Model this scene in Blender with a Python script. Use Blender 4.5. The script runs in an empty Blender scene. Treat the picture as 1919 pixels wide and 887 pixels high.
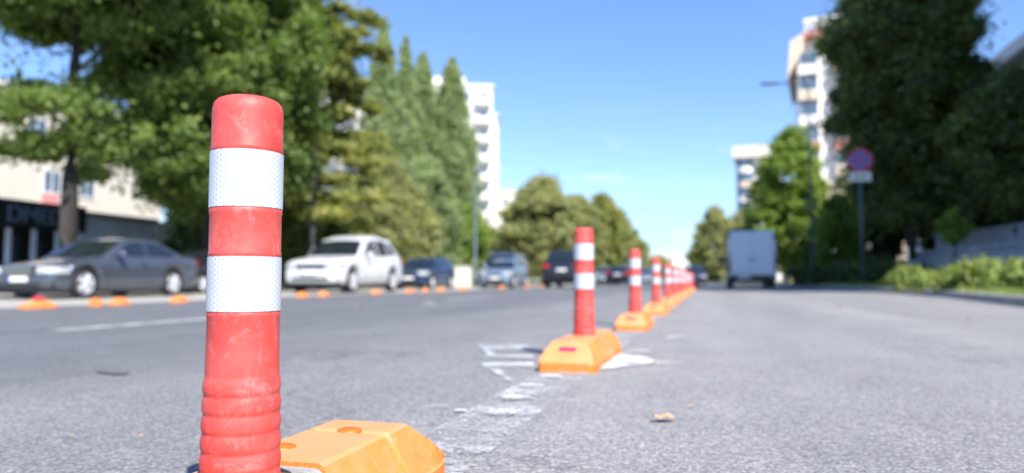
import bpy, bmesh, math, random
import numpy as np
from mathutils import Vector, Matrix
R = math.radians
sc = bpy.context.scene
col = sc.collection

# ------------------------------------------------------------------ camera
YAW, PITCH, FPX, CAMZ, HOR = 15.1, 3.44, 1357.0, 0.35, 525.0
cam_d = bpy.data.cameras.new('camera')
cam = bpy.data.objects.new('camera', cam_d); col.objects.link(cam)
cam.location = (0, 0, CAMZ)
cam.rotation_euler = (R(90 + PITCH), 0, R(YAW))
cam_d.sensor_width = 36.0
cam_d.lens = FPX / 1919.0 * 36.0
cam_d.clip_start = 0.02; cam_d.clip_end = 6000
cam_d.dof.use_dof = True
cam_d.dof.focus_distance = 1.02
cam_d.dof.aperture_fstop = 2.5
sc.camera = cam

# ------------------------------------------------------------------ sky, sun, exposure
SUN_EL, SUN_ROT = 47.0, 139.0          # rotation clockwise from +Y
sd = Vector((math.sin(R(SUN_ROT)) * math.cos(R(SUN_EL)), math.cos(R(SUN_ROT)) * math.cos(R(SUN_EL)), math.sin(R(SUN_EL))))
w = bpy.data.worlds.new('World'); sc.world = w; w.use_nodes = True
nt = w.node_tree; nt.nodes.clear()
def N(t, kind, **kw):
    n = t.nodes.new(kind)
    for k, v in kw.items(): setattr(n, k, v)
    return n
wo = N(nt, 'ShaderNodeOutputWorld'); bg = N(nt, 'ShaderNodeBackground'); bg.inputs['Strength'].default_value = 0.14
sky = N(nt, 'ShaderNodeTexSky', sky_type='NISHITA', sun_disc=False)
sky.sun_elevation = R(SUN_EL); sky.sun_rotation = R(SUN_ROT)
sky.air_density = 1.0; sky.dust_density = 0.15; sky.ozone_density = 3.0; sky.altitude = 50
# thin wisps of cloud, low over the road
tc = N(nt, 'ShaderNodeTexCoord'); mp = N(nt, 'ShaderNodeMapping'); mp.inputs['Scale'].default_value = (7, 7, 26)
no = N(nt, 'ShaderNodeTexNoise'); no.inputs['Scale'].default_value = 1.6; no.inputs['Detail'].default_value = 5; no.inputs['Roughness'].default_value = .6
cr = N(nt, 'ShaderNodeValToRGB'); cr.color_ramp.elements[0].position = .55; cr.color_ramp.elements[1].position = .78
sx = N(nt, 'ShaderNodeSeparateXYZ'); mr = N(nt, 'ShaderNodeMapRange')
mr.inputs['From Min'].default_value = .24; mr.inputs['From Max'].default_value = .12
mul = N(nt, 'ShaderNodeMath', operation='MULTIPLY'); mul2 = N(nt, 'ShaderNodeMath', operation='MULTIPLY'); mul2.inputs[1].default_value = .4
mx = N(nt, 'ShaderNodeMixRGB'); mx.inputs['Color2'].default_value = (5.6, 5.8, 6.3, 1)
L = nt.links.new
L(tc.outputs['Generated'], mp.inputs['Vector']); L(mp.outputs[0], no.inputs['Vector']); L(no.outputs['Fac'], cr.inputs[0])
L(tc.outputs['Generated'], sx.inputs[0]); L(sx.outputs['Z'], mr.inputs['Value'])
L(cr.outputs['Color'], mul.inputs[0]); L(mr.outputs[0], mul.inputs[1]); L(mul.outputs[0], mul2.inputs[0]); L(mul2.outputs[0], mx.inputs['Fac'])
tint = N(nt, 'ShaderNodeMixRGB', blend_type='MULTIPLY'); tint.inputs['Fac'].default_value = 1
tr_ = N(nt, 'ShaderNodeValToRGB'); e_ = tr_.color_ramp.elements; e_[0].position = 0; e_[0].color = (.35, .41, .52, 1); e_[1].position = .5; e_[1].color = (.64, .74, .98, 1)
x_ = e_.new(.12); x_.color = (.60, .67, .80, 1)
L(sx.outputs['Z'], tr_.inputs[0]); L(sky.outputs['Color'], tint.inputs['Color1']); L(tr_.outputs[0], tint.inputs['Color2'])
L(tint.outputs[0], mx.inputs['Color1']); L(mx.outputs['Color'], bg.inputs['Color']); L(bg.outputs[0], wo.inputs['Surface'])
sl = bpy.data.lights.new('sun', 'SUN'); sl.energy = 4.9; sl.angle = R(.53); sl.color = (1, .955, .88)
so = bpy.data.objects.new('sun', sl); col.objects.link(so); so.rotation_euler = sd.to_track_quat('Z', 'Y').to_euler()
sc.view_settings.view_transform = 'Standard'; sc.view_settings.look = 'None'
sc.view_settings.gamma = 1.0; sc.view_settings.use_curve_mapping = False
sc.view_settings.exposure = 1.0
sc.cycles.max_bounces = 6; sc.cycles.transparent_max_bounces = 12
sc.cycles.use_denoising = True

# ------------------------------------------------------------------ where things stand
def brg(px): return math.atan((px - 960.0) / FPX) - R(YAW)
def on_x(px, X): return X / math.tan(brg(px))                  # distance along the road of the thing on lateral X
def at_z(px, Z):
    rel = math.atan((px - 960.0) / FPX); r = Z / math.cos(rel); b = brg(px)
    return r * math.sin(b), r * math.cos(b)
def ht(py, Z): return CAMZ + (HOR - py) * Z / FPX
def depth(X, Y): return Y * math.cos(R(YAW)) - X * math.sin(R(YAW))
def gz(x): return -0.006 * max(0.0, -x - 2.0)
def ground_pt(px, py):
    Z = CAMZ * FPX / (py - HOR); return at_z(px, Z)

# ------------------------------------------------------------------ helpers
def tag(o, label=None, cat=None, group=None, kind=None):
    if label: o['label'] = label
    if cat: o['category'] = cat
    if group: o['group'] = group
    if kind: o['kind'] = kind
    return o
def thing(name, label, cat, loc=(0, 0, 0), rz=0.0, group=None):
    o = bpy.data.objects.new(name, None); col.objects.link(o); o.empty_display_size = .1
    o.location = loc; o.rotation_euler = (0, 0, rz)
    return tag(o, label, cat, group)
def link(name, me, mats, parent=None, loc=None, rot=None, smooth=False):
    o = bpy.data.objects.new(name, me); col.objects.link(o)
    if mats is not None and not me.materials:
        for m in (mats if isinstance(mats, (list, tuple)) else [mats]): me.materials.append(m)
    if parent is not None: o.parent = parent
    if loc is not None: o.location = loc
    if rot is not None: o.rotation_euler = rot
    if smooth: me.polygons.foreach_set('use_smooth', [True] * len(me.polygons))
    return o
def build(name, bm, mats, parent=None, loc=None, rot=None, smooth=False, bevel=0.0, seg=2):
    if bevel: bmesh.ops.bevel(bm, geom=list(bm.edges), offset=bevel, segments=seg, affect='EDGES', profile=.5)
    bmesh.ops.recalc_face_normals(bm, faces=bm.faces)
    me = bpy.data.meshes.new(name); bm.to_mesh(me); bm.free()
    return link(name, me, mats, parent, loc, rot, smooth)
def box(bm, x0, x1, y0, y1, z0, z1):
    vs = [bm.verts.new(p) for p in ((x0,y0,z0),(x1,y0,z0),(x1,y1,z0),(x0,y1,z0),(x0,y0,z1),(x1,y0,z1),(x1,y1,z1),(x0,y1,z1))]
    for f in ((0,3,2,1),(4,5,6,7),(0,1,5,4),(1,2,6,5),(2,3,7,6),(3,0,4,7)): bm.faces.new([vs[i] for i in f])
    return vs
def bbox_mesh(name, x0, x1, y0, y1, z0, z1, mat, parent=None, bevel=0, **kw):
    bm = bmesh.new(); box(bm, x0, x1, y0, y1, z0, z1); return build(name, bm, mat, parent, bevel=bevel, **kw)
def tube(bm, pts, rads, n=10, cap=True):
    rings = []; pts = [Vector(p) for p in pts]
    for i, p in enumerate(pts):
        d = (pts[min(i+1, len(pts)-1)] - pts[max(i-1, 0)]).normalized()
        a = d.cross(Vector((0, 0, 1)));
        if a.length < 1e-3: a = Vector((1, 0, 0))
        a.normalize(); b = d.cross(a).normalized()
        rings.append([bm.verts.new(p + (a * math.cos(t) + b * math.sin(t)) * rads[i]) for t in [2*math.pi*k/n for k in range(n)]])
    for r0, r1 in zip(rings, rings[1:]):
        for k in range(n): bm.faces.new((r0[k], r0[(k+1) % n], r1[(k+1) % n], r1[k]))
    if cap: bm.faces.new(rings[0][::-1]); bm.faces.new(rings[-1])
def lathe(bm, prof, n=48, axis='Z', uv=None):
    rings = []
    for r, z in prof:
        if r < 1e-6: rings.append([bm.verts.new((0, 0, z))])
        else: rings.append([bm.verts.new((r*math.cos(2*math.pi*k/n), r*math.sin(2*math.pi*k/n), z)) for k in range(n)])
    lay = bm.loops.layers.uv.new('UVMap') if uv else None
    for i in range(len(rings)-1):
        a, b = rings[i], rings[i+1]
        for k in range(n):
            k2 = (k+1) % n
            if len(a) == 1 and len(b) == 1: continue
            if len(a) == 1: f = bm.faces.new((a[0], b[k], b[k2]))
            elif len(b) == 1: f = bm.faces.new((a[k], a[k2], b[0]))
            else:
                f = bm.faces.new((a[k], a[k2], b[k2], b[k]))
                if lay:
                    for lp, (kk, zz) in zip(f.loops, ((k, prof[i][1]), (k+1, prof[i][1]), (k+1, prof[i+1][1]), (k, prof[i+1][1]))):
                        lp[lay].uv = (2*math.pi*kk/n*uv, zz)
    if axis == 'X': bmesh.ops.rotate(bm, verts=bm.verts, matrix=Matrix.Rotation(R(90), 3, 'Y'))
def copy_tree(o, parent=None):
    c = o.copy(); col.objects.link(c); c.parent = parent
    for ch in list(o.children): copy_tree(ch, c)
    return c
def interp(x, pts):
    return float(np.interp(x, [p[0] for p in pts], [p[1] for p in pts]))

# ------------------------------------------------------------------ materials
def mat(name, color, rough=.6, metal=0.0, var=0.0, vscale=5.0, bump=0.0, bscale=40.0, spec=.5, coat=0.0, obj_coords=True, dirt=None):
    m = bpy.data.materials.new(name); m.use_nodes = True; t = m.node_tree; p = t.nodes['Principled BSDF']
    p.inputs['Base Color'].default_value = (*color, 1); p.inputs['Roughness'].default_value = rough; p.inputs['Metallic'].default_value = metal
    p.inputs['Specular IOR Level'].default_value = spec; p.inputs['Coat Weight'].default_value = coat; p.inputs['Coat Roughness'].default_value = .05
    co = N(t, 'ShaderNodeTexCoord')
    if var or dirt:
        n = N(t, 'ShaderNodeTexNoise'); n.inputs['Scale'].default_value = vscale; n.inputs['Detail'].default_value = 6; n.inputs['Roughness'].default_value = .65
        t.links.new(co.outputs['Object'], n.inputs['Vector'])
        r = N(t, 'ShaderNodeValToRGB'); r.color_ramp.elements[0].position = .3; r.color_ramp.elements[1].position = .7
        a = [max(0, c*(1-var)) for c in color]; b = list(dirt) if dirt else [min(1, c*(1+var)) for c in color]
        r.color_ramp.elements[0].color = (*a, 1); r.color_ramp.elements[1].color = (*b, 1)
        t.links.new(n.outputs['Fac'], r.inputs[0]); t.links.new(r.outputs[0], p.inputs['Base Color'])
    if bump:
        n2 = N(t, 'ShaderNodeTexNoise'); n2.inputs['Scale'].default_value = bscale; n2.inputs['Detail'].default_value = 4
        t.links.new(co.outputs['Object'], n2.inputs['Vector'])
        bp = N(t, 'ShaderNodeBump'); bp.inputs['Strength'].default_value = bump; bp.inputs['Distance'].default_value = .01
        t.links.new(n2.outputs['Fac'], bp.inputs['Height']); t.links.new(bp.outputs[0], p.inputs['Normal'])
    return m
def ramp(t, src, stops):
    r = N(t, 'ShaderNodeValToRGB'); e = r.color_ramp.elements
    e[0].position, e[0].color = stops[0][0], (*stops[0][1], 1) if len(stops[0][1]) == 3 else stops[0][1]
    e[1].position, e[1].color = stops[-1][0], (*stops[-1][1], 1)
    for p_, c in stops[1:-1]: x = e.new(p_); x.color = (*c, 1)
    t.links.new(src, r.inputs[0]); return r.outputs[0]
def noise(t, vec, scale, detail=5, rough=.6, dist=0):
    n = N(t, 'ShaderNodeTexNoise'); n.inputs['Scale'].default_value = scale; n.inputs['Detail'].default_value = detail
    n.inputs['Roughness'].default_value = rough; n.inputs['Distortion'].default_value = dist
    if vec is not None: t.links.new(vec, n.inputs['Vector'])
    return n.outputs['Fac']
def mixc(t, fac, a, b, mode='MIX'):
    n = N(t, 'ShaderNodeMixRGB', blend_type=mode)
    for s, v in ((n.inputs['Fac'], fac), (n.inputs['Color1'], a), (n.inputs['Color2'], b)):
        if isinstance(v, (int, float)): s.default_value = v
        elif isinstance(v, tuple): s.default_value = (*v, 1)
        else: t.links.new(v, s)
    return n.outputs[0]

def asphalt_mat():
    m = bpy.data.materials.new('asphalt'); m.use_nodes = True; t = m.node_tree; p = t.nodes['Principled BSDF']
    co = N(t, 'ShaderNodeTexCoord').outputs['Object']
    v = N(t, 'ShaderNodeTexVoronoi', feature='F1'); v.inputs['Scale'].default_value = 135; v.inputs['Randomness'].default_value = 1
    t.links.new(co, v.inputs['Vector'])
    hs = N(t, 'ShaderNodeSeparateColor'); t.links.new(v.outputs['Color'], hs.inputs[0])
    chips = ramp(t, hs.outputs[0], [(0, (.195,.191,.187)), (.35, (.25,.245,.240)), (.7, (.305,.299,.291)), (.93, (.38,.37,.35)), (1, (.46,.44,.41))])
    gap = ramp(t, v.outputs['Distance'], [(.35, (1,1,1)), (.8, (.58,.59,.62))])
    c = mixc(t, .8, chips, gap, 'MULTIPLY')
    fine = ramp(t, noise(t, co, 420, 3), [(.3, (.78,.78,.78)), (.7, (1.15,1.15,1.15))])
    c = mixc(t, 1, c, fine, 'MULTIPLY')
    # the newer strip to the left of the posts is smoother and darker, the near lane is bleached
    sx = N(t, 'ShaderNodeSeparateXYZ'); t.links.new(co, sx.inputs[0])
    ad = N(t, 'ShaderNodeMath', operation='MULTIPLY_ADD'); ad.inputs[1].default_value = .9; t.links.new(noise(t, co, .5, 3), ad.inputs[0]); t.links.new(sx.outputs['X'], ad.inputs[2])
    mrr = N(t, 'ShaderNodeMapRange'); mrr.inputs['From Min'].default_value = -2.6; mrr.inputs['From Max'].default_value = .3
    t.links.new(ad.outputs[0], mrr.inputs['Value'])
    side = ramp(t, mrr.outputs[0], [(0, (.55,.58,.63)), (1, (1,1,1))])
    c = mixc(t, 1, c, side, 'MULTIPLY')
    mp = N(t, 'ShaderNodeMapping'); mp.inputs['Scale'].default_value = (1.3, .16, 1); t.links.new(co, mp.inputs[0])
    streak = ramp(t, noise(t, mp.outputs[0], 1.1, 6), [(.3, (.84,.84,.85)), (.7, (1.1,1.1,1.09))])
    c = mixc(t, 1, c, streak, 'MULTIPLY')
    patch = ramp(t, noise(t, co, 2.3, 6, .7), [(.32, (.88,.88,.89)), (.68, (1.08,1.08,1.07))])
    c = mixc(t, 1, c, patch, 'MULTIPLY')
    # polished wheel tracks and a few filled cracks
    trk = N(t, 'ShaderNodeMath', operation='SINE'); tm = N(t, 'ShaderNodeMath', operation='MULTIPLY_ADD'); tm.inputs[1].default_value = 3.7; tm.inputs[2].default_value = .6
    t.links.new(ad.outputs[0], tm.inputs[0]); t.links.new(tm.outputs[0], trk.inputs[0])
    c = mixc(t, 1, c, ramp(t, trk.outputs[0], [(0, (.95,.95,.955)), (1, (1.04,1.04,1.035))]), 'MULTIPLY')
    vc = N(t, 'ShaderNodeTexVoronoi', feature='DISTANCE_TO_EDGE'); vc.inputs['Scale'].default_value = .42
    dv = N(t, 'ShaderNodeVectorMath', operation='MULTIPLY_ADD'); nn = N(t, 'ShaderNodeTexNoise'); nn.inputs['Scale'].default_value = 1.6; nn.inputs['Detail'].default_value = 6
    t.links.new(co, nn.inputs['Vector']); t.links.new(nn.outputs['Color'], dv.inputs[0]); dv.inputs[1].default_value = (1.3,1.3,0); t.links.new(co, dv.inputs[2]); t.links.new(dv.outputs[0], vc.inputs['Vector'])
    c = mixc(t, 1, c, ramp(t, vc.outputs['Distance'], [(.0, (.62,.62,.64)), (.0045, (1,1,1))]), 'MULTIPLY')
    stn = ramp(t, noise(t, co, .9, 7, .75, 1.0), [(.60, (1,1,1)), (.74, (.86,.86,.88))])
    c = mixc(t, 1, c, stn, 'MULTIPLY')
    t.links.new(c, p.inputs['Base Color'])
    p.inputs['Roughness'].default_value = .78; p.inputs['Specular IOR Level'].default_value = .45
    bp = N(t, 'ShaderNodeBump'); bp.inputs['Strength'].default_value = .65; bp.inputs['Distance'].default_value = .0035
    inv = N(t, 'ShaderNodeMath', operation='SUBTRACT'); inv.inputs[0].default_value = 1; t.links.new(v.outputs['Distance'], inv.inputs[1])
    t.links.new(inv.outputs[0], bp.inputs['Height']); t.links.new(bp.outputs[0], p.inputs['Normal'])
    return m
def paint_mat(name, keep=.5, color=(.72,.72,.71)):
    m = bpy.data.materials.new(name); m.use_nodes = True; t = m.node_tree; p = t.nodes['Principled BSDF']
    p.inputs['Base Color'].default_value = (*color, 1); p.inputs['Roughness'].default_value = .7
    co = N(t, 'ShaderNodeTexCoord').outputs['Object']
    a = noise(t, co, 90, 4, .7); b = noise(t, co, 6, 4, .6)
    s = N(t, 'ShaderNodeMath', operation='ADD'); t.links.new(a, s.inputs[0]); t.links.new(b, s.inputs[1])
    th = 1.0 - (keep - .5) * .9
    r = ramp(t, s.outputs[0], [(0, (0,0,0)), (.999, (1,1,1))])
    mr_ = N(t, 'ShaderNodeMapRange'); mr_.inputs['From Min'].default_value = th - .16; mr_.inputs['From Max'].default_value = th + .16
    t.links.new(s.outputs[0], mr_.inputs['Value']); t.links.new(mr_.outputs[0], p.inputs['Alpha'])
    return m
def plastic_mat(name, base, pale, deep, rough=.42, scale=9.0, lit_top=None):
    """mottled, scuffed plastic; upward faces can be painted paler, as if lit"""
    m = bpy.data.materials.new(name); m.use_nodes = True; t = m.node_tree; p = t.nodes['Principled BSDF']
    co = N(t, 'ShaderNodeTexCoord').outputs['Object']
    c = ramp(t, noise(t, co, scale, 5, .6, .6), [(.3, deep), (.5, base), (.72, pale)])
    mp = N(t, 'ShaderNodeMapping'); mp.inputs['Rotation'].default_value = (.5, .8, .3); mp.inputs['Scale'].default_value = (1, 1, .13); t.links.new(co, mp.inputs[0])
    scr = ramp(t, noise(t, mp.outputs[0], 95, 5, .7), [(.58, (0,0,0)), (.72, (.28,.28,.28))])
    c = mixc(t, scr, c, tuple(min(1, x*.7+.3) for x in pale))
    g = ramp(t, noise(t, co, 26, 8, .8, .5), [(.52, (0,0,0)), (.75, (.42,.42,.42))])
    c = mixc(t, g, c, tuple(min(1, x*.55+.36) for x in pale))
    d = ramp(t, noise(t, co, 60, 7, .8), [(.30, (.5,.5,.5)), (.40, (0,0,0))])
    c = mixc(t, d, c, (.19,.11,.07))
    if lit_top:  # lit look of upward faces put into the colour by surface normal
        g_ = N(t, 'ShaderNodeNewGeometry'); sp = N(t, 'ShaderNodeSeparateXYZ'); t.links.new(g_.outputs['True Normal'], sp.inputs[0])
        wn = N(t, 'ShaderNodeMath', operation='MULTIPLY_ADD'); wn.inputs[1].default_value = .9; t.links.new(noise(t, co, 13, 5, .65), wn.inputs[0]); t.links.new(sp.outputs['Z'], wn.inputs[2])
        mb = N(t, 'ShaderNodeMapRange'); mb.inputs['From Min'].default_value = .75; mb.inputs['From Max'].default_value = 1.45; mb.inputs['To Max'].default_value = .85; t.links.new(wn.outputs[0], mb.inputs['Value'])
        c = mixc(t, mb.outputs[0], c, lit_top)
    t.links.new(c, p.inputs['Base Color'])
    rr = ramp(t, noise(t, co, 22, 4), [(.3, (rough-.08,)*3), (.7, (rough+.22,)*3)]); t.links.new(rr, p.inputs['Roughness'])
    bp = N(t, 'ShaderNodeBump'); bp.inputs['Strength'].default_value = .22; bp.inputs['Distance'].default_value = .003
    t.links.new(noise(t, co, 55, 5), bp.inputs['Height']); t.links.new(bp.outputs[0], p.inputs['Normal'])
    p.inputs['Subsurface Weight'].default_value = 0
    return m
def band_mat():
    """white retro-reflective sheeting with its honeycomb of sealed cells"""
    m = bpy.data.materials.new('reflective_sheet'); m.use_nodes = True; t = m.node_tree; p = t.nodes['Principled BSDF']
    uv = N(t, 'ShaderNodeTexCoord').outputs['UV']; co = N(t, 'ShaderNodeTexCoord').outputs['Object']
    s = N(t, 'ShaderNodeSeparateXYZ'); t.links.new(uv, s.inputs[0])
    k = 2*math.pi/.0056
    tot = None
    for ang in (0, 60, 120):
        a = N(t, 'ShaderNodeMath', operation='MULTIPLY'); a.inputs[1].default_value = k*math.cos(R(ang)); t.links.new(s.outputs[0], a.inputs[0])
        b = N(t, 'ShaderNodeMath', operation='MULTIPLY_ADD'); b.inputs[1].default_value = k*math.sin(R(ang)); t.links.new(s.outputs[1], b.inputs[0]); t.links.new(a.outputs[0], b.inputs[2])
        c = N(t, 'ShaderNodeMath', operation='COSINE'); t.links.new(b.outputs[0], c.inputs[0])
        if tot is None: tot = c.outputs[0]
        else:
            d = N(t, 'ShaderNodeMath', operation='ADD'); t.links.new(tot, d.inputs[0]); t.links.new(c.outputs[0], d.inputs[1]); tot = d.outputs[0]
    mr_ = N(t, 'ShaderNodeMapRange'); mr_.inputs['From Min'].default_value = -1.5; mr_.inputs['From Max'].default_value = 1.2; t.links.new(tot, mr_.inputs['Value'])
    c = ramp(t, mr_.outputs[0], [(0, (.60,.61,.62)), (.45, (.53,.555,.58)), (1, (.40,.45,.51))])
    dirt = ramp(t, noise(t, co, 24, 5, .7), [(.35, (.88,.90,.93)), (.6, (1,1,1))])
    c = mixc(t, 1, c, dirt, 'MULTIPLY')
    t.links.new(c, p.inputs['Base Color']); p.inputs['Roughness'].default_value = .34
    return m
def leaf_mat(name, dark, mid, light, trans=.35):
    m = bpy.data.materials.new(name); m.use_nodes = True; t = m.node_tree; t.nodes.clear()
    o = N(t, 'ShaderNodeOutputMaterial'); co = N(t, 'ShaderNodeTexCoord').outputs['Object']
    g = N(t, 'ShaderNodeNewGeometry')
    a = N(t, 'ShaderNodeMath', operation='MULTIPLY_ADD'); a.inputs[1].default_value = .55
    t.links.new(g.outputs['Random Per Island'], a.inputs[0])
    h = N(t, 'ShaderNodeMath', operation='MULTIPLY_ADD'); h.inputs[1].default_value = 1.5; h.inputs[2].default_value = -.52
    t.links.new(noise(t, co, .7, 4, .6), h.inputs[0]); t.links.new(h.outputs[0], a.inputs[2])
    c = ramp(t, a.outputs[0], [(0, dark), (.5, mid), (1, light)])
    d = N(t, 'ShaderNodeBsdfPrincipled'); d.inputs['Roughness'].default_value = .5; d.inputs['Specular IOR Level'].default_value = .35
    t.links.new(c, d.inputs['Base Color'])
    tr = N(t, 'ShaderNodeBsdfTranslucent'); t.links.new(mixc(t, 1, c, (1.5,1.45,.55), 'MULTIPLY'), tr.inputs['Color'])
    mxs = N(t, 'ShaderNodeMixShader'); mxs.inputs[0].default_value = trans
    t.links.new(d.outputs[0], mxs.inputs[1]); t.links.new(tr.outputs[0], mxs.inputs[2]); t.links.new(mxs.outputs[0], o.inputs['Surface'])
    return m

M = {}
M['asphalt'] = asphalt_mat()
M['concrete'] = mat('pale_concrete', (.34,.32,.285), .85, var=.2, vscale=2, bump=.3)
M['kerb'] = mat('kerb_concrete', (.36,.35,.32), .85, var=.25, vscale=6, bump=.4)
M['grass'] = mat('grass_ground', (.085,.12,.035), .9, var=.45, vscale=3, bump=.6, bscale=20, dirt=(.17,.18,.07))
M['soil'] = mat('terrain_ground', (.14,.14,.08), .95, var=.3, vscale=.6)
M['line_paint'] = paint_mat('worn_line_paint', .62, (.54,.55,.56)); M['stroke_paint'] = paint_mat('scuffed_paint', .50, (.52,.54,.56))
M['line_faint'] = paint_mat('faded_line_paint', .40, (.50,.51,.51))
M['patch_paint'] = paint_mat('thick_line_paint', .54, (.60,.60,.595))
M['red_plastic'] = plastic_mat('red_post_plastic', (.57,.062,.050), (.60,.105,.088), (.52,.042,.034), .48)
M['yellow_plastic'] = plastic_mat('orange_block_plastic', (.66,.175,.018), (.67,.215,.05), (.62,.145,.008), .6, 7, lit_top=(.60,.275,.125))
M['cap_plastic'] = mat('orange_cap', (.62,.13,.008), .5, var=.15, vscale=40)
M['grey_plate'] = mat('grey_plate', (.30,.30,.29), .75, var=.35, vscale=30, bump=.5, bscale=120)
M['band'] = band_mat()
M['reflector'] = mat('red_reflector', (.75,.03,.09), .15, var=.2, vscale=60)
M['rubber'] = mat('black_rubber', (.018,.018,.02), .7, bump=.3)
M['rim'] = mat('alloy_rim', (.72,.73,.75), .4, .45); M['disc'] = mat('brake_steel', (.22,.22,.23), .45, .6)
M['chrome'] = mat('chrome', (.75,.76,.78), .12, 1)
M['trim'] = mat('dark_trim', (.02,.022,.026), .45)
M['blue_glass'] = mat('shop_glass', (.10,.14,.2), .1, spec=1.0)
M['glass'] = mat('car_glass', (.012,.016,.02), .06, spec=1.0)
M['window_glass'] = mat('window_glass', (.09,.14,.2), .1, spec=.9, var=.3, vscale=.8)
M['headlamp'] = mat('headlamp_lens', (.72,.74,.76), .12, .5)
M['taillamp'] = mat('tail_lamp_lens', (.55,.02,.03), .15)
M['plate'] = mat('number_plate', (.78,.78,.77), .35)
M['plate_blue'] = mat('plate_blue', (.02,.08,.42), .4)
M['pole'] = mat('painted_steel_pole', (.10,.13,.16), .5, .2)
M['pole_dark'] = mat('dark_steel_pole', (.045,.055,.065), .5, .2)
M['galv'] = mat('galvanised_steel', (.33,.36,.38), .4, .7)
M['bark'] = mat('bark', (.035,.03,.026), .9, var=.35, vscale=6, bump=.8, bscale=18)
M['bark_pale'] = mat('pale_bark', (.17,.155,.13), .9, var=.3, vscale=5, bump=.6, bscale=14)
M['limewash'] = mat('limewash', (.62,.63,.63), .9, var=.12, vscale=8)
M['leaf_green'] = leaf_mat('leaf_green', (.05,.08,.02), (.145,.225,.055), (.30,.37,.12), .46)
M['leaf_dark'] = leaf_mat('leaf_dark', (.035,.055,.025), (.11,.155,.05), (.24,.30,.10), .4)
M['leaf_olive'] = leaf_mat('leaf_olive', (.14,.16,.07), (.31,.34,.15), (.48,.46,.22), .45)
M['leaf_yellow'] = leaf_mat('leaf_yellow_olive', (.09,.12,.035), (.25,.29,.08), (.50,.45,.16), .45)
M['leaf_poplar'] = leaf_mat('leaf_poplar', (.13,.18,.09), (.29,.37,.19), (.43,.50,.28), .45)
M['leaf_bright'] = leaf_mat('leaf_bright', (.07,.12,.02), (.21,.31,.055), (.36,.46,.11), .45)
M['leaf_weed'] = leaf_mat('leaf_weed', (.12,.17,.04), (.27,.34,.10), (.42,.46,.18), .45)
M['dead_leaf'] = mat('dry_leaf', (.46,.27,.15), .6, var=.4, vscale=60)
M['cream'] = mat('cream_render', (.66,.60,.52), .85, var=.07, vscale=.5)
M['white_wall'] = mat('white_render', (.74,.72,.69), .85, var=.06, vscale=.4)
M['peach'] = mat('peach_render', (.68,.54,.40), .85, var=.08, vscale=.5)
M['red_wall'] = mat('brick_red_render', (.42,.17,.13), .8, var=.12, vscale=.8)
M['grey_wall'] = mat('blue_grey_cladding', (.66,.74,.86), .5, var=.15, vscale=1.2)
M['black_shop'] = mat('black_fascia', (.012,.016,.020), .4, var=.2, vscale=2)
M['sign_letter'] = mat('sign_letters', (.10,.15,.21), .5)
M['pink_sign'] = mat('faded_pink_board', (.75,.28,.28), .6, var=.1, vscale=3)
M['stone'] = mat('grey_stone', (.42,.46,.53), .8, var=.2, vscale=1.8, bump=.4, bscale=8)
M['roof_metal'] = mat('roof_metal', (.25,.27,.29), .5, .3)

# ------------------------------------------------------------------ ground, road, verges
def sheet(name, lefts, rights, mt, dz=0.0, nx=1):
    """strip between two polylines of (x, y); z follows the road's crossfall"""
    bm = bmesh.new(); rows = []
    for (xa, ya), (xb, yb) in zip(lefts, rights):
        row = []
        for k in range(nx + 1):
            u = k / nx; x = xa + (xb - xa) * u; y = ya + (yb - ya) * u
            row.append(bm.verts.new((x, y, gz(x) + dz)))
        rows.append(row)
    for a, b in zip(rows, rows[1:]):
        for k in range(nx): bm.faces.new((a[k], a[k+1], b[k+1], b[k]))
    return build(name, bm, mt)
KERB = [(2.6,-30),(3.0,-4),(3.45,5),(4.0,10.9),(4.75,17),(5.05,22),(4.55,32),(3.8,45),(1.2,65),(-1.8,85),(-3,110),(-3,320)]
bm = bmesh.new(); s = 3000
f = bm.faces.new([bm.verts.new(p) for p in ((-s,-s,-.35),(s,-s,-.35),(s,s,-.35),(-s,s,-.35))])
tag(build('ground', bm, M['soil']), kind='structure')
tag(sheet('road', [(-9.6, y) for _, y in KERB], KERB, M['asphalt'], nx=24), kind='structure')
tag(sheet('parking_strip', [(-16, y) for _, y in KERB], [(-9.6, y) for _, y in KERB], M['concrete'], nx=4), kind='structure')
tag(sheet('grass_verge', [(-60, y) for _, y in KERB], [(-16, y) for _, y in KERB], M['grass'], nx=4), kind='structure')
tag(sheet('pavement', [(-26, y) for y in range(-30, 40, 6)], [(-16.2, y) for y in range(-30, 40, 6)], M['concrete'], dz=.06, nx=2), kind='structure')  # pale strip by the shops, added to bounce light onto the kiosk
def kerb_strip(name, line, wdt, h):
    bm = bmesh.new(); rows = []
    for x, y in line:
        g = gz(x)
        rows.append([bm.verts.new(p) for p in ((x, y, g-.1), (x, y, g+h-.012), (x+.012, y, g+h), (x+wdt, y, g+h), (x+wdt, y, g-.1))])
    for a, b in zip(rows, rows[1:]):
        for k in range(4): bm.faces.new((a[k], a[k+1], b[k+1], b[k]))
    return build(name, bm, M['kerb'])
tag(kerb_strip('kerb', KERB, .16, .13), kind='structure')
bm = bmesh.new(); rows = []
for x, y in KERB: rows.append([bm.verts.new((x+.163, y, .115)), bm.verts.new((x+2.2, y, .13)), bm.verts.new((70, y, .2))])
for a, b in zip(rows, rows[1:]):
    for k in range(2): bm.faces.new((a[k], a[k+1], b[k+1], b[k]))
tag(build('lawn', bm, M['grass']), kind='structure')

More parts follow.
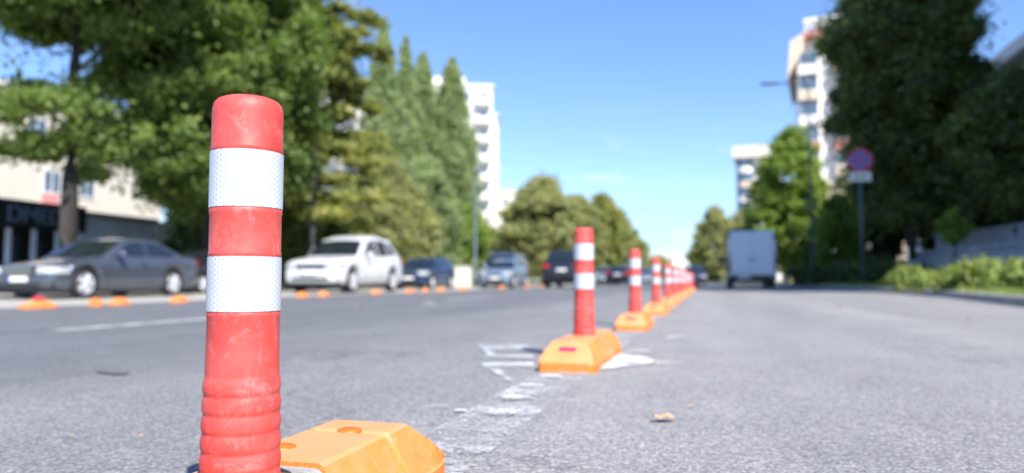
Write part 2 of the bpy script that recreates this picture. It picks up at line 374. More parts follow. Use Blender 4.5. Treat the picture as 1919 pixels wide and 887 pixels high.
# ------------------------------------------------------------------ painted marks on the road
def quad_mark(name, pts, mt, dz=.004):
    bm = bmesh.new(); bm.faces.new([bm.verts.new((x, y, gz(x)+dz)) for x, y in pts])
    return tag(build(name, bm, mt), kind='structure')
for k in range(-1, 7):
    y0 = 4.2 + 8.1*k
    quad_mark('lane_marking', [(-4.62, y0), (-4.48, y0), (-4.48, y0+2.75), (-4.62, y0+2.75)], M['line_paint'])
n_ = 40
bm = bmesh.new(); rnd = random.Random(3)
for k in range(n_):
    y0 = .2 + k*1.2
    bm.faces.new([bm.verts.new(p) for p in ((-.62,y0,.004),(-.43,y0,.004),(-.43,y0+1.2,.004),(-.62,y0+1.2,.004))])
tag(build('edge_line_marking', bm, M['line_faint']), kind='structure')
def blob_mark(px, py, wpx, hpx, mt=None, dz=.008, seed=1):
    rn = random.Random(seed); pts = []
    for k in range(14):
        a = 2*math.pi*k/14; q = (1 + rn.uniform(-.16, .16))*(abs(math.cos(a))**4 + abs(math.sin(a))**4)**-.25*.9
        pts.append(ground_pt(px + wpx/2*math.cos(a)*q, py + hpx/2*math.sin(a)*q))
    quad_mark('paint_patch', pts, mt or M['patch_paint'], dz)
for i, (a, b, c, d) in enumerate([(1030,706,46,6),(998,723,50,6),(968,746,60,8),(940,774,60,9),(866,770,26,4)]): blob_mark(a, b, c, d, seed=i)
def px_mark(pts, mt=None, dz=.006): quad_mark('paint_stroke', [ground_pt(*p) for p in pts], mt or M['stroke_paint'], dz)
px_mark([(898,648),(992,648),(992,656),(903,656)])
px_mark([(906,667),(1000,666),(1000,672),(910,673)])
px_mark([(904,681),(1000,680),(1000,688),(906,690)])
px_mark([(897,650),(908,650),(930,668),(916,669)], dz=.009)
px_mark([(915,691),(934,690),(962,714),(950,714)])
px_mark([(1105,694),(1118,668),(1160,664),(1196,667),(1216,673),(1228,679),(1205,684),(1170,687),(1150,691)], M['line_paint'])
px_mark([(1190,655),(1210,651),(1216,660),(1165,664)], M['line_faint'])
px_mark([(1228,673),(1300,670),(1300,680),(1228,683)], M['line_faint'], .004)
px_mark([(1250,630),(1285,628),(1290,637),(1245,638)], M['line_faint'])
px_mark([(756,765),(840,757),(842,763),(760,770)], M['line_faint'])
px_mark([(790,566),(815,564),(822,570),(800,572)], M['line_faint'])
dk = mat('dark_sealant', (.115,.12,.13), .7, var=.2, vscale=30)
px_mark([(184,694),(205,693),(232,696),(252,698),(240,702),(215,701),(196,698)], dk)

# ------------------------------------------------------------------ posts on their blocks
RAD = .0428
def block_mesh(L=.91, W=.232, H=.11, lip=.036, topw=.135, endslope=.10, z0=0.0, ya=None, yb=None, side_groove=None):
    """tapered kerb block: low vertical lip, sloping flanks and ends; optional cut between ya and yb"""
    def sect(y):
        e = min(y + L/2, L/2 - y); u = min(1, max(0, e/endslope))
        rw = min(1, .80 + .20*min(1, e/.06)**.5)
        h = lip + (H-lip)*u
        hw = W/2*rw; tw = topw/2
        slope = (hw - tw)/(H - lip)
        tw_h = hw - slope*(h - lip)
        return [(-hw,0),(-hw,lip*.9),(-hw+.004,lip),(-tw_h-.004,h-.004),(-tw_h+.004,h),(tw_h-.004,h),(tw_h+.004,h-.004),(hw-.004,lip),(hw,lip*.9),(hw,0)]
    ya = -L/2 if ya is None else ya; yb = L/2 if yb is None else yb
    ys = sorted(set([ya, yb] + [y for y in (-L/2+.004, -L/2+.02, -L/2+endslope-.006, -L/2+endslope+.004, L/2-endslope-.004, L/2-endslope+.006, L/2-.02, L/2-.004) if ya < y < yb] + [y for k in range(17) for y in [ya + (yb-ya)*k/16]]))
    if side_groove: ys = sorted(set(ys + [g + d for g in side_groove for d in (-.011, -.006, .006, .011)]))
    bm = bmesh.new(); rows = []
    for y in ys:
        s_ = sect(y)
        if side_groove and any(abs(y-g) < .007 for g in side_groove):
            s_ = [(x*(.93 if abs(x) > topw/2-.01 else 1), z - (.0 if z < .01 else .004)) for x, z in s_]
        rows.append([bm.verts.new((x, y, z + z0)) for x, z in s_])
    for a, b in zip(rows, rows[1:]):
        for k in range(len(a)-1): bm.faces.new((a[k], a[k+1], b[k+1], b[k]))
        bm.faces.new((a[-1], a[0], b[0], b[-1]))
    bm.faces.new(rows[0][::-1]); bm.faces.new(rows[-1])
    return bm
def post_prof():
    q = RAD
    P = [(0,.5800),(q*.45,.5797),(q*.72,.5782),(q*.86,.5755),(q*.95,.571),(q*.99,.564),(q,.556),(q,.516),(q+.0007,.5140),(q+.0007,.5105),(q-.0005,.5088)]
    P += [(q-.0005,.4390),(q+.0007,.4375),(q+.0007,.4325),(q,.430),(q,.386),(q+.0007,.3835),(q+.0007,.3800),(q-.0005,.3785)]
    P += [(q-.0005,.3118),(q+.0007,.3100),(q+.0007,.3055),(q,.303),(q+.0004,.262),(q+.0008,.245),(q+.0010,.236)]
    for k in range(6):
        zt = .2330 - k*.0226
        for j in range(12):
            u = j/12
            a = math.sin(math.pi*.5*min(1, u/.55)) if u < .70 else math.cos(math.pi*.5*(u-.70)/.30)**.7
            P.append((q + .0010 + .0021*a + k*.0004, zt - u*.0226))
    P += [(q+.002,.096),(q+.003,.09),(q+.003,.062),(0,.062)]
    return P
def make_post():
    t = thing('lane_post', 'nearest and largest red and white lane post with its corrugated foot', 'bollard', group='red and white lane posts along the road')
    bm = bmesh.new(); lathe(bm, post_prof(), 96, uv=RAD); build('post', bm, M['red_plastic'], t, smooth=True)
    for za, zb in ((.4392,.5086),(.3120,.3783)):
        bm = bmesh.new(); lathe(bm, [(RAD-.0004,za-.0003),(RAD+.0012,za),(RAD+.0012,zb),(RAD-.0004,zb+.0003)], 96, uv=RAD)
        o = build('reflective_band', bm, M['band'], t)
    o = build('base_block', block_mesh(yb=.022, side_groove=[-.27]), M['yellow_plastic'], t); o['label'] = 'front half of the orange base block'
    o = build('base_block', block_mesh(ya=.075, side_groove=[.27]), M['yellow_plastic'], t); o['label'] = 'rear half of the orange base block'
    build('base_plate', block_mesh(H=.104, W=.226, lip=.034, topw=.130, ya=.0225, yb=.0745), M['grey_plate'], t)
    bm = bmesh.new()
    for sx_, sy_ in ((.072,.0),(-.072,0)):
        pass
    lathe(bm, [(0,.108),(.056,.108),(.062,.105),(.062,.098),(0,.098)], 40); build('foot_ring', bm, M['rubber'], t, smooth=False)
    for yy in (.145,.275,-.145,-.275):
        bm = bmesh.new(); lathe(bm, [(0,.1135),(.015,.1133),(.0185,.112),(.0195,.109),(.0195,.1),(0,.1)], 28)
        build('bolt_cap', bm, M['cap_plastic'], t, loc=(-.034 if yy > 0 and yy < .2 or yy < -.2 else .004, yy, .0), smooth=True)
    for s_ in (-1, 1):
        bm = bmesh.new(); box(bm, -.034, .034, -.004, .004, -.011, .011)
        build('reflector', bm, M['reflector'], t, loc=(0, s_*(.455-.062), .082), rot=(s_*R(52), 0, 0), bevel=.003)
    return t
post0 = make_post()
post0.location = (-.560, .790, 0)
POST_W = ['second', 'third', 'fourth', 'fifth', 'sixth', 'seventh', 'eighth', 'ninth', 'tenth', 'eleventh', 'twelfth', 'thirteenth', 'fourteenth', 'fifteenth', 'sixteenth', 'seventeenth', 'eighteenth']
rnd = random.Random(11)
for k in range(1, 18):
    o = copy_tree(post0)
    o.location = (-.527 + (.0 if k < 4 else rnd.uniform(-.008,.008)), 3.17 + 2.31*(k-1), 0)
    o.rotation_euler = (rnd.uniform(-.012,.012), rnd.uniform(-.012,.012), rnd.uniform(-.02,.02)) if k > 1 else (0, 0, 0)
    o['label'] = f'red and white lane post, {POST_W[k-1]} nearest in the row' + (', standing between white paint patches' if k == 1 else '')

# low orange blocks along the parking strip
def low_block(px, X=-8.85, Lb=.30, label='', red=False, rz=0):
    Y = on_x(px, X)
    t = thing('lane_block', label, 'lane block', (X, Y, gz(X)), rz, 'low orange blocks along the parked cars')
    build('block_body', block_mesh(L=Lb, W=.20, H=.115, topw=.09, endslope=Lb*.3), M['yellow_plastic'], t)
    if red:
        bm = bmesh.new(); box(bm, -.05, .05, -.05, .05, 0, .045); build('reflector', bm, M['reflector'], t, loc=(0, 0, .118), bevel=.01)
    else:
        bm = bmesh.new(); lathe(bm, [(0,.128),(.014,.127),(.018,.12),(.018,.11),(0,.11)], 16); build('bolt_cap', bm, M['cap_plastic'], t)
for px, Lb, red, lab in [(76,.46,True,'long orange lane block with a red cap in front of the dark grey saloon'),
    (183,.12,False,'smallest orange lane block just behind the front wheel of the dark grey saloon'),
    (227,.28,False,'orange lane block in front of the dark grey saloon, under its front door'),
    (338,.28,False,'orange lane block beside the rear wheel of the dark grey saloon'),
    (568,.28,False,'orange lane block under the front bumper of the white off-roader, the left one'),
    (608,.28,False,'orange lane block under the front bumper of the white off-roader, the right one'),
    (706,.36,False,'orange lane block between the wheels of the white off-roader'),
    (769,.40,False,'orange lane block under the number plate of the dark blue hatchback'),
    (798,.28,False,'orange lane block under the headlight of the dark blue hatchback'),
    (827,.45,False,'orange lane block beside the dark blue hatchback, under its door'),
    (868,.7,False,'orange lane block in front of the pale cabinet'),
    (940,.7,False,'orange lane block in front of the silver blue car'),
    (988,.7,False,'orange lane block in the gap between silver blue car and dark people carrier'),
    (1016,.4,False,'orange lane block at the left rear corner of the dark people carrier')]:
    low_block(px, Lb=Lb, red=red, label=lab)

# ------------------------------------------------------------------ vehicles
def wheel_meshes(r, w_=.22):
    bm = bmesh.new(); lathe(bm, [(r*.66,-w_/2+.01),(r*.72,-w_/2),(r*.93,-w_/2+.005),(r,-w_/2+.035),(r,w_/2-.035),(r*.93,w_/2-.005),(r*.72,w_/2),(r*.66,w_/2-.01),(r*.66,-w_/2+.01)], 32, 'X')
    ty = bpy.data.meshes.new('tyre'); bm.to_mesh(ty); bm.free(); ty.materials.append(M['rubber']); ty.polygons.foreach_set('use_smooth', [True]*len(ty.polygons))
    bm = bmesh.new(); lathe(bm, [(r*.60,w_/2-.055),(r*.62,w_/2-.012),(r*.67,w_/2-.006),(r*.67,w_/2-.03)], 32, 'X')
    lathe_bm2 = bmesh.new()
    n = 5
    for k in range(n):
        a = 2*math.pi*k/n
        for da in (-.16, .16):
            p0 = Vector((w_/2-.02, .03*math.cos(a), .03*math.sin(a))); p1 = Vector((w_/2-.012, r*.62*math.cos(a+da), r*.62*math.sin(a+da)))
            tube(bm, [p0, p1], [.034, .026], 6)
    tube(bm, [(w_/2-.05,0,0),(w_/2-.005,0,0)], [.05,.045], 12)
    lathe_bm2.free()
    bmesh.ops.recalc_face_normals(bm, faces=bm.faces)
    ri = bpy.data.meshes.new('rim'); bm.to_mesh(ri); bm.free(); ri.materials.append(M['rim'])
    return ty, ri
def car(name, label, cat, loc, rz, paint, S, group=None):
    """loc: centre of the car on the ground; nose points to -Y when rz = 0"""
    t = thing(name, label, cat, loc, rz, group)
    Lc, W, H, wr = S['L'], S['W'], S['H'], S['wr']; sf, sr = S['sf'], S['sr']
    clr = S.get('clr', .19); ar = wr + .055
    top = S['top']; roof = S['roof']
    def Y(s): return s - Lc/2
    def hw(s):
        e = .75
        u = 1 if s > e else math.sqrt(max(0, 1-(1-s/e)**2)); a = .78 + .22*u
        s2 = Lc - s; u2 = 1 if s2 > .6 else math.sqrt(max(0, 1-(1-s2/.6)**2)); b = .84 + .16*u2
        return W/2*min(a, b)
    def bot(s):
        z = interp(s, [(0, clr+.08), (.25, clr), (Lc-.35, clr+.02), (Lc, clr+.12)])
        for c in (sf, sr):
            d = abs(s-c)
            if d < ar: z = max(z, wr + math.sqrt(ar*ar-d*d))
        return z
    ss = sorted(set([round(x, 4) for x in list(np.linspace(0, Lc, 64)) + [.012, .04, .09, Lc-.012, Lc-.04, Lc-.09] + [c + ar*math.cos(a) for c in (sf, sr) for a in np.linspace(0, math.pi, 17)]]))
    bm = bmesh.new(); rows = []
    for s_ in ss:
        tt = interp(s_, top); b = bot(s_); h = hw(s_); d = max(.05, tt - b)
        shr = 0.0
        if s_ < .09: shr = (1 - (s_/.09))**2*.05
        if Lc-s_ < .09: shr = (1 - ((Lc-s_)/.09))**2*.05
        h -= shr; tt -= shr; b += shr*.5; d = max(.03, tt-b)
        half = [(h*.90, b), (h*.975, b+min(.05, d*.2)), (h, b+d*.35), (h*.992, b+d*.62), (h*.965, b+d*.80), (h*.93, tt-.035), (h*.86, tt), (h*.5, tt+.022), (0, tt+.03)]
        pts = [(0, b)] + half
        full = [(x, z) for x, z in pts] + [(-x, z) for x, z in half[-2::-1]]
        rows.append([bm.verts.new((x, Y(s_), z)) for x, z in full])
    for a, b in zip(rows, rows[1:]):
        n = len(a)
        for k in range(n): bm.faces.new((a[k], a[(k+1) % n], b[(k+1) % n], b[k]))
    bm.faces.new(rows[0][::-1]); bm.faces.new(rows[-1])
    build('body', bm, paint, t, smooth=True)
    # dark sill and bumpers' lower edge
    bm = bmesh.new(); box(bm, -W/2*.90, W/2*.90, Y(.12), Y(Lc-.14), clr-.06, clr+.1); build('underbody', bm, M['trim'], t)
    s0, s1 = roof[0][0], roof[-1][0]; HR = max(z for _, z in roof)
    def side_w(s_, z):
        zb = interp(s_, top) - .02; w0 = hw(min(max(s_, .8), Lc-.35))*.925
        return w0 + (W/2*.72 - w0)*max(0, (z-zb))/(HR-zb+1e-6)
    def sect(s_):
        zb = interp(s_, top) - .03; zr = max(zb+.01, interp(s_, roof)); g = zr-zb
        a = min(.07, g*.5)
        w1 = side_w(s_, zr-a)
        half = [(side_w(s_, zb), zb), (side_w(s_, zb+g*.5), zb+g*.5 if g*.5 < g-a else zb+g-a), (w1, zr-a), (w1*.955, zr-a*.35), (w1*.88, zr), (w1*.5, zr+.02*min(1, g*3)), (0, zr+.027*min(1, g*3))]
        return half
    bm = bmesh.new(); rows = []
    sss = sorted(set(list(np.linspace(s0, s1, 34)) + [p[0] for p in roof]))
    for s_ in sss:
        half = sect(s_)
        rows.append([bm.verts.new((x, Y(s_), z)) for x, z in half + [(-x, z) for x, z in half[-2::-1]]])
    for a, b in zip(rows, rows[1:]):
        for k in range(len(a)-1): bm.faces.new((a[k], a[k+1], b[k+1], b[k]))
    build('roof', bm, paint, t, smooth=True)
    def screen(nm, sa, sb, inset=.88):
        bm = bmesh.new(); rows = []
        for i in range(7):
            s_ = sa + (sb-sa)*i/6; half = sect(s_); zr = half[4][1]; wd = half[4][0]*1.06*inset/.88; r_ = []
            for k in range(-4, 5):
                u = k/4; r_.append(bm.verts.new((u*wd, Y(s_), zr + .020 + .027*(1-u*u) - .015*abs(u)**3)))
            rows.append(r_)
        for a, b in zip(rows, rows[1:]):
            for k in range(8): bm.faces.new((a[k], a[k+1], b[k+1], b[k]))
        build(nm, bm, M['glass'], t, smooth=True)
    (sa, za), (sb, zb_) = roof[0], roof[1]
    screen('windscreen', sa+(sb-sa)*.10, sa+(sb-sa)*.90)
    (sa, za), (sb, zb_) = roof[-1], roof[-2]
    screen('rear_window', sa+(sb-sa)*.16, sa+(sb-sa)*.88)
    for sgn in (1, -1):
        for poly in S['win']:
            bm = bmesh.new(); vs = []
            for s_, z in poly: vs.append(bm.verts.new((sgn*(side_w(s_, z)+.008), Y(s_), z)))
            bm.faces.new(vs); build('side_window', bm, M['glass'], t)
        # mirrors
        ms, mz = S['mir']
        bm = bmesh.new(); bmesh.ops.create_uvsphere(bm, u_segments=14, v_segments=10, radius=1)
        for v in bm.verts: v.co = Vector((v.co.x*.12, v.co.y*.075 + (.02 if v.co.y > 0 else 0), v.co.z*.085))
        build('wing_mirror', bm, paint, t, loc=(sgn*(W/2+.06), Y(ms), mz), smooth=True)
        # headlights and tail lights follow the corners of the body
        def lamp(nm, s_a, s_b, z0, z1, xin, mt):
            bm = bmesh.new(); r_ = []
            for i in range(7):
                u = i/6
                if u < .5: x = xin + (hw(s_a)*.93 - xin)*(u*2); s_ = s_a
                else: s_ = s_a + (s_b-s_a)*(u-.5)*2; x = hw(s_)*.985
                off = -.012 if nm == 'headlight' else .012
                r_.append([bm.verts.new((sgn*(x+.012*(u > .4)), Y(s_)+off*(u < .7), zz)) for zz in (z0, (z0+z1)/2, z1)])
            for a, b in zip(r_, r_[1:]):
                for k in range(2): bm.faces.new((a[k], a[k+1], b[k+1], b[k]))
            build(nm, bm, mt, t, smooth=True)
        lamp('headlight', .0, .42, *S['hl'], W*.26, M['headlamp'])
        lamp('tail_light', Lc, Lc-.10, *S['tl'], W*.30, M['taillamp'])
        # door shut lines and handles
        for s_ in S['seams']:
            bm = bmesh.new(); zt = interp(s_, top)-.05
            b0 = clr+.12; d = zt-b0
            for k in range(4):
                za_, zb2 = b0+d*k/4, b0+d*(k+1)/4
                xs = [W/2*interp((z-clr)/(interp(s_, top)-clr), [(0,.9),(.08,.975),(.35,1),(.62,.992),(.8,.965),(1,.93)])+.003 for z in (za_, zb2)]
                bm.faces.new([bm.verts.new(p) for p in ((sgn*xs[0], Y(s_)-.006, za_), (sgn*xs[0], Y(s_)+.006, za_), (sgn*xs[1], Y(s_)+.006, zb2), (sgn*xs[1], Y(s_)-.006, zb2))])
            build('door_seam', bm, M['trim'], t)
            bm = bmesh.new(); box(bm, -.012, .012, -.09, .09, -.014, .014)
            if s_ != S['seams'][0]: build('door_handle', bm, paint, t, loc=(sgn*(W/2+.002), Y(s_-.16), interp(s_, top)-.17), bevel=.006)
    z0, z1, ww = S['grille']
    bm = bmesh.new(); box(bm, -ww/2, ww/2, -.02, .03, z0, z1); build('grille', bm, M['trim'], t, loc=(0, Y(0)-.0, 0), bevel=.008)
    if S.get('bars'):
        for zz in S['bars']:
            bm = bmesh.new(); box(bm, -ww*.46, ww*.46, -.006, .006, -.012, .012); build('grille_bar', bm, M['chrome'], t, loc=(0, Y(0)-.028, zz))
    zi = S.get('intake')
    if zi:
        bm = bmesh.new(); box(bm, -W*.3, W*.3, -.015, .04, zi[0], zi[1]); build('air_intake', bm, M['trim'], t, loc=(0, Y(0)-.004, 0), bevel=.01)
        for sgn in (1, -1):
            bm = bmesh.new(); box(bm, -.13, .13, -.012, .05, zi[0]+.02, zi[1]+.03); build('fog_light_recess', bm, M['trim'], t, loc=(sgn*W*.385, Y(.055), 0), rot=(0,0,sgn*.35), bevel=.01)
    for yy, zz, sg in ((Y(0)-.034, S['pl'][0], -1), (Y(Lc)+.014, S['pl'][1], 1)):
        bm = bmesh.new(); box(bm, -.26, .26, -.006, .006, -.056, .056); pl = build('number_plate', bm, M['plate'], t, loc=(0, yy, zz))
        bm = bmesh.new(); box(bm, -.26, -.215, -.008, .008, -.054, .054); build('plate_band', bm, M['plate_blue'], pl, rot=(0, 0, 0 if sg < 0 else math.pi))
    ty, ri = S.setdefault('_w', wheel_meshes(wr))
    for sgn in (1, -1):
        for c in (sf, sr):
            wl = bpy.data.objects.new('wheel', None); col.objects.link(wl); wl.parent = t; wl.location = (sgn*(W/2-.125), Y(c), wr); wl.rotation_euler = (0, 0, 0 if sgn > 0 else math.pi)
            link('tyre', ty, None, wl); link('rim', ri, None, wl)
            bm = bmesh.new(); tube(bm, [(.0,0,0),(.03,0,0)], [wr*.64, wr*.64], 20); build('brake_disc', bm, M['disc'], wl)
    return t
def carpaint(name, c, metal=.35, rough=.3): return mat(name, c, rough, metal, coat=.8)
SALOON = dict(L=4.65, W=1.83, H=1.43, wr=.335, sf=.86, sr=3.60,
    top=[(0,.60),(.05,.66),(.2,.72),(.7,.82),(1.35,.93),(1.9,.96),(3.4,.98),(3.9,1.02),(4.4,1.03),(4.60,1.0),(4.65,.9)],
    roof=[(1.25,.92),(2.05,1.35),(2.5,1.425),(2.9,1.43),(3.3,1.38),(4.05,1.03)],
    win=[[(1.72,.99),(2.18,1.31),(2.66,1.355),(2.70,1.0)],[(2.78,1.0),(2.74,1.355),(3.2,1.315),(3.72,1.08),(3.62,1.02)]],
    mir=(1.75,1.02), hl=(.56,.70), tl=(.80,.95), grille=(.50,.68,.80), bars=[.55,.60,.65], intake=(.24,.36), pl=(.44,.78), seams=[1.45,2.72,3.55], clr=.18)
OFFROAD = dict(L=4.78, W=1.96, H=1.78, wr=.375, sf=.92, sr=3.81,
    top=[(0,.74),(.05,.86),(.2,.97),(.7,1.07),(1.4,1.13),(2,1.12),(3.6,1.16),(4.4,1.16),(4.7,1.08),(4.78,.95)],
    roof=[(1.22,1.08),(1.98,1.70),(2.45,1.83),(3.1,1.85),(3.9,1.77),(4.55,1.14)],
    win=[[(1.72,1.17),(2.14,1.62),(2.68,1.73),(2.72,1.18)],[(2.80,1.18),(2.76,1.73),(3.45,1.70),(3.55,1.21)],[(3.63,1.22),(3.54,1.68),(3.82,1.62),(4.15,1.28)]],
    mir=(1.85,1.20), hl=(.76,.90), tl=(.95,1.12), grille=(.74,.88,.95), bars=[.79,.84], intake=(.40,.48), pl=(.62,.85), seams=[1.5,2.78,3.65], clr=.26)
HATCH = dict(L=3.95, W=1.72, H=1.46, wr=.31, sf=.80, sr=3.28,
    top=[(0,.60),(.05,.68),(.2,.76),(.6,.86),(1.1,.95),(1.6,.98),(3.0,1.01),(3.7,1.02),(3.9,.95),(3.95,.85)],
    roof=[(.95,.93),(1.65,1.36),(2.1,1.45),(2.8,1.46),(3.4,1.39),(3.82,1.0)],
    win=[[(1.35,1.01),(1.80,1.33),(2.28,1.38),(2.32,1.02)],[(2.40,1.02),(2.36,1.38),(2.95,1.36),(3.3,1.12),(3.2,1.04)]],
    mir=(1.4,1.04), hl=(.62,.80), tl=(.82,1.0), grille=(.62,.70,.6), intake=(.28,.42), pl=(.50,.72), seams=[1.15,2.34,3.1], clr=.18)
MPV = dict(L=4.7, W=1.88, H=1.95, wr=.34, sf=.90, sr=3.75,
    top=[(0,.75),(.05,.86),(.2,.95),(.6,1.06),(1.0,1.14),(1.5,1.18),(4.3,1.2),(4.6,1.15),(4.7,.95)],
    roof=[(.85,1.12),(1.70,1.80),(2.1,1.92),(3.6,1.95),(4.4,1.88),(4.66,1.15)],
    win=[[(1.35,1.22),(1.85,1.74),(2.4,1.80),(2.44,1.22)],[(2.52,1.22),(2.48,1.80),(3.4,1.82),(3.44,1.22)],[(3.52,1.22),(3.48,1.82),(4.2,1.78),(4.3,1.24)]],
    mir=(1.5,1.28), hl=(.78,.95), tl=(1.0,1.35), grille=(.66,.78,.8), intake=(.3,.45), pl=(.52,.80), seams=[1.2,2.48,3.5], clr=.2)
def car_at(px_front_wheel, flank, S): return on_x(px_front_wheel, flank) - S['sf'] + S['L']/2   # nose towards the camera
def put(name, label, cat, S, paint, flank, yc, rz=0): return car(name, label, cat, (flank - S['W']/2, yc, gz(flank)), rz, paint, S)
p_grey = carpaint('graphite_paint', (.095,.11,.14), .5, .25); p_white = carpaint('white_paint', (.56,.575,.59), 0, .3)
p_blue = carpaint('navy_paint', (.02,.045,.11), .4); p_silver = carpaint('silver_blue_paint', (.30,.38,.48), .6); p_black = carpaint('black_paint', (.02,.024,.035), .4)
p_plum = carpaint('plum_black_paint', (.04,.032,.05), .4)
put('saloon_car', 'dark grey saloon car parked under the tree by the black shop', 'car', SALOON, p_grey, -13.3, car_at(165, -13.3, SALOON))
put('parked_hatchback', 'dark plum hatchback half hidden between grey saloon and nearest post', 'car', HATCH, p_plum, -15.6, on_x(352, -15.6) + HATCH['L']/2)
put('off_road_car', 'large white off-roader facing the camera by the trees', 'car', OFFROAD, p_white, -10.4, car_at(665, -10.4, OFFROAD))
put('hatchback_car', 'small dark blue hatchback behind the white off-roader', 'car', HATCH, p_blue, -11.7, on_x(800, -11.7) + HATCH['L']/2)
put('silver_hatchback', 'silver blue car coming on in front of the dark van', 'car', dict(HATCH), p_silver, -9.3, on_x(958, -9.3) + HATCH['L']/2)
put('passenger_van', 'tall dark blue van right behind the silver blue car', 'van', MPV, carpaint('slate_paint', (.05,.07,.11), .4), -10.2, on_x(955, -10.2) + MPV['L']/2)
X, Y_ = at_z(1053, 34); put('people_carrier', 'dark people carrier seen from behind, cut by the second post', 'car', OFFROAD, p_black, X + .97, Y_ + 2.3, math.pi)
X, Y_ = at_z(1157, 52); put('leading_saloon', 'small dark car with red tail lights between second and third posts', 'car', SALOON, p_black, X + .9, Y_ + 2.3, math.pi)
X, Y_ = at_z(1122, 50); put('grey_blue_car', 'grey blue car just right of the second post', 'car', HATCH, p_silver, X + .4, Y_ + 8)
X, Y_ = at_z(1213, 72); put('far_silver_car', 'tiny silver car between the third and fourth posts', 'car', HATCH, p_silver, X + .8, Y_)
X, Y_ = at_z(1302, 56); put('far_dark_car', 'small dark car at the far end of the row of posts', 'car', SALOON, p_plum, X + .9, Y_ + 2)

def van():
    x, y = at_z(1410, 31.5); W, Lv, H = 2.02, 5.9, 2.5
    t = thing('delivery_van', 'tall white panel van seen from behind, driving away', 'van', (x, y + Lv/2, 0))
    wp = carpaint('van_white', (.62,.68,.76), 0, .4)
    def sect(s_, hgt, wd, zb):
        r = .16; pts = []
        for a in np.linspace(0, math.pi/2, 6): pts.append((wd - r + r*math.cos(a), hgt - r + r*math.sin(a)))
        half = [(wd*.97, zb), (wd, zb+.5)] + [(wd - (z-zb-.5)/(hgt)*.06 if z > zb+.5 else wd, z) for z in (1.2, 1.8)] + [(p[0]-.05, p[1]) for p in pts]
        return half
    bm = bmesh.new(); rows = []
    prof = [(0,2.42,.98),(.03,2.47,.995),(.1,2.5,1),(2,2.52,1),(3.9,2.48,1),(4.3,2.38,1),(4.7,1.95,1),(5.0,1.55,.99),(5.15,1.32,.98),(5.7,1.1,.93),(5.88,.95,.85)]
    for s_, h_, k_ in prof:
        half = sect(s_, h_, W/2*k_, .42); rows.append([bm.verts.new((xx, s_ - Lv/2, min(z, h_))) for xx, z in [(a, b) for a, b in half] + [(-a, b) for a, b in half[::-1]]])
    for a, b in zip(rows, rows[1:]):
        n = len(a)
        for k in range(n): bm.faces.new((a[k], a[(k+1) % n], b[(k+1) % n], b[k]))
    bm.faces.new(rows[0][::-1]); bm.faces.new(rows[-1]); build('body', bm, wp, t, smooth=False)
    y0 = -Lv/2
    for sgn in (-1, 1):
        bm = bmesh.new(); box(bm, min(sgn*.012, sgn*.88), max(sgn*.012, sgn*.88), y0-.03, y0+.01, .62, 2.36); d = build('rear_door', bm, wp, t, bevel=.015)
        bm = bmesh.new(); box(bm, -.02, .02, -.03, .0, -.09, .09); build('handle', bm, M['trim'], d, loc=(sgn*.09, y0-.03, 1.25))
        bm = bmesh.new(); box(bm, -.05, .05, -.03, .01, -.32, .32); build('tail_light', bm, mat('van_lamp', (.22,.03,.04), .3), t, loc=(sgn*.955, y0, 1.0), bevel=.012)
        bm = bmesh.new(); box(bm, -.1, .1, -.05, .05, -.17, .17); build('wing_mirror', bm, M['trim'], t, loc=(sgn*(W/2+.16), 1.95, 1.35), bevel=.03)
        bm = bmesh.new(); bm.faces.new([bm.verts.new((sgn*(W/2-.012-(z-1.3)*.07), yy, z)) for yy, z in ((.9,1.3),(.9,1.95),(1.5,1.95),(2.0,1.45),(2.0,1.3))]); build('side_window', bm, M['glass'], t)
    for zz in (.75, 1.5, 2.2):
        for sgn in (-1, 1):
            bm = bmesh.new(); box(bm, -.03, .03, -.02, .02, -.06, .06); build('door_hinge', bm, M['trim'], t, loc=(sgn*.90, y0-.035, zz))
    bm = bmesh.new(); box(bm, -1.0, 1.0, y0-.09, y0+.1, .34, .56); build('rear_bumper', bm, M['trim'], t, bevel=.03)
    bm = bmesh.new(); box(bm, -.93, .93, y0+.1, Lv/2-.3, .25, .48); build('underbody', bm, M['trim'], t)
    bm = bmesh.new(); box(bm, -.26, .26, -.006, .006, -.056, .056); build('number_plate', bm, M['plate'], t, loc=(-.35, y0-.098, .46))
    bm = bmesh.new(); bm.faces.new([bm.verts.new(p) for p in ((-.85,2.08,1.62),(.85,2.08,1.62),(.8,1.5,2.36),(-.8,1.5,2.36))]); build('windscreen', bm, M['glass'], t)
    ty, ri = wheel_meshes(.35, .24)
    for sgn in (1, -1):
        for c in (1.05, 4.75):
            wl = bpy.data.objects.new('wheel', None); col.objects.link(wl); wl.parent = t; wl.location = (sgn*(W/2-.14), y0+c, .35); wl.rotation_euler = (0,0,0 if sgn > 0 else math.pi)
            link('tyre', ty, None, wl); link('rim', ri, None, wl)
van()

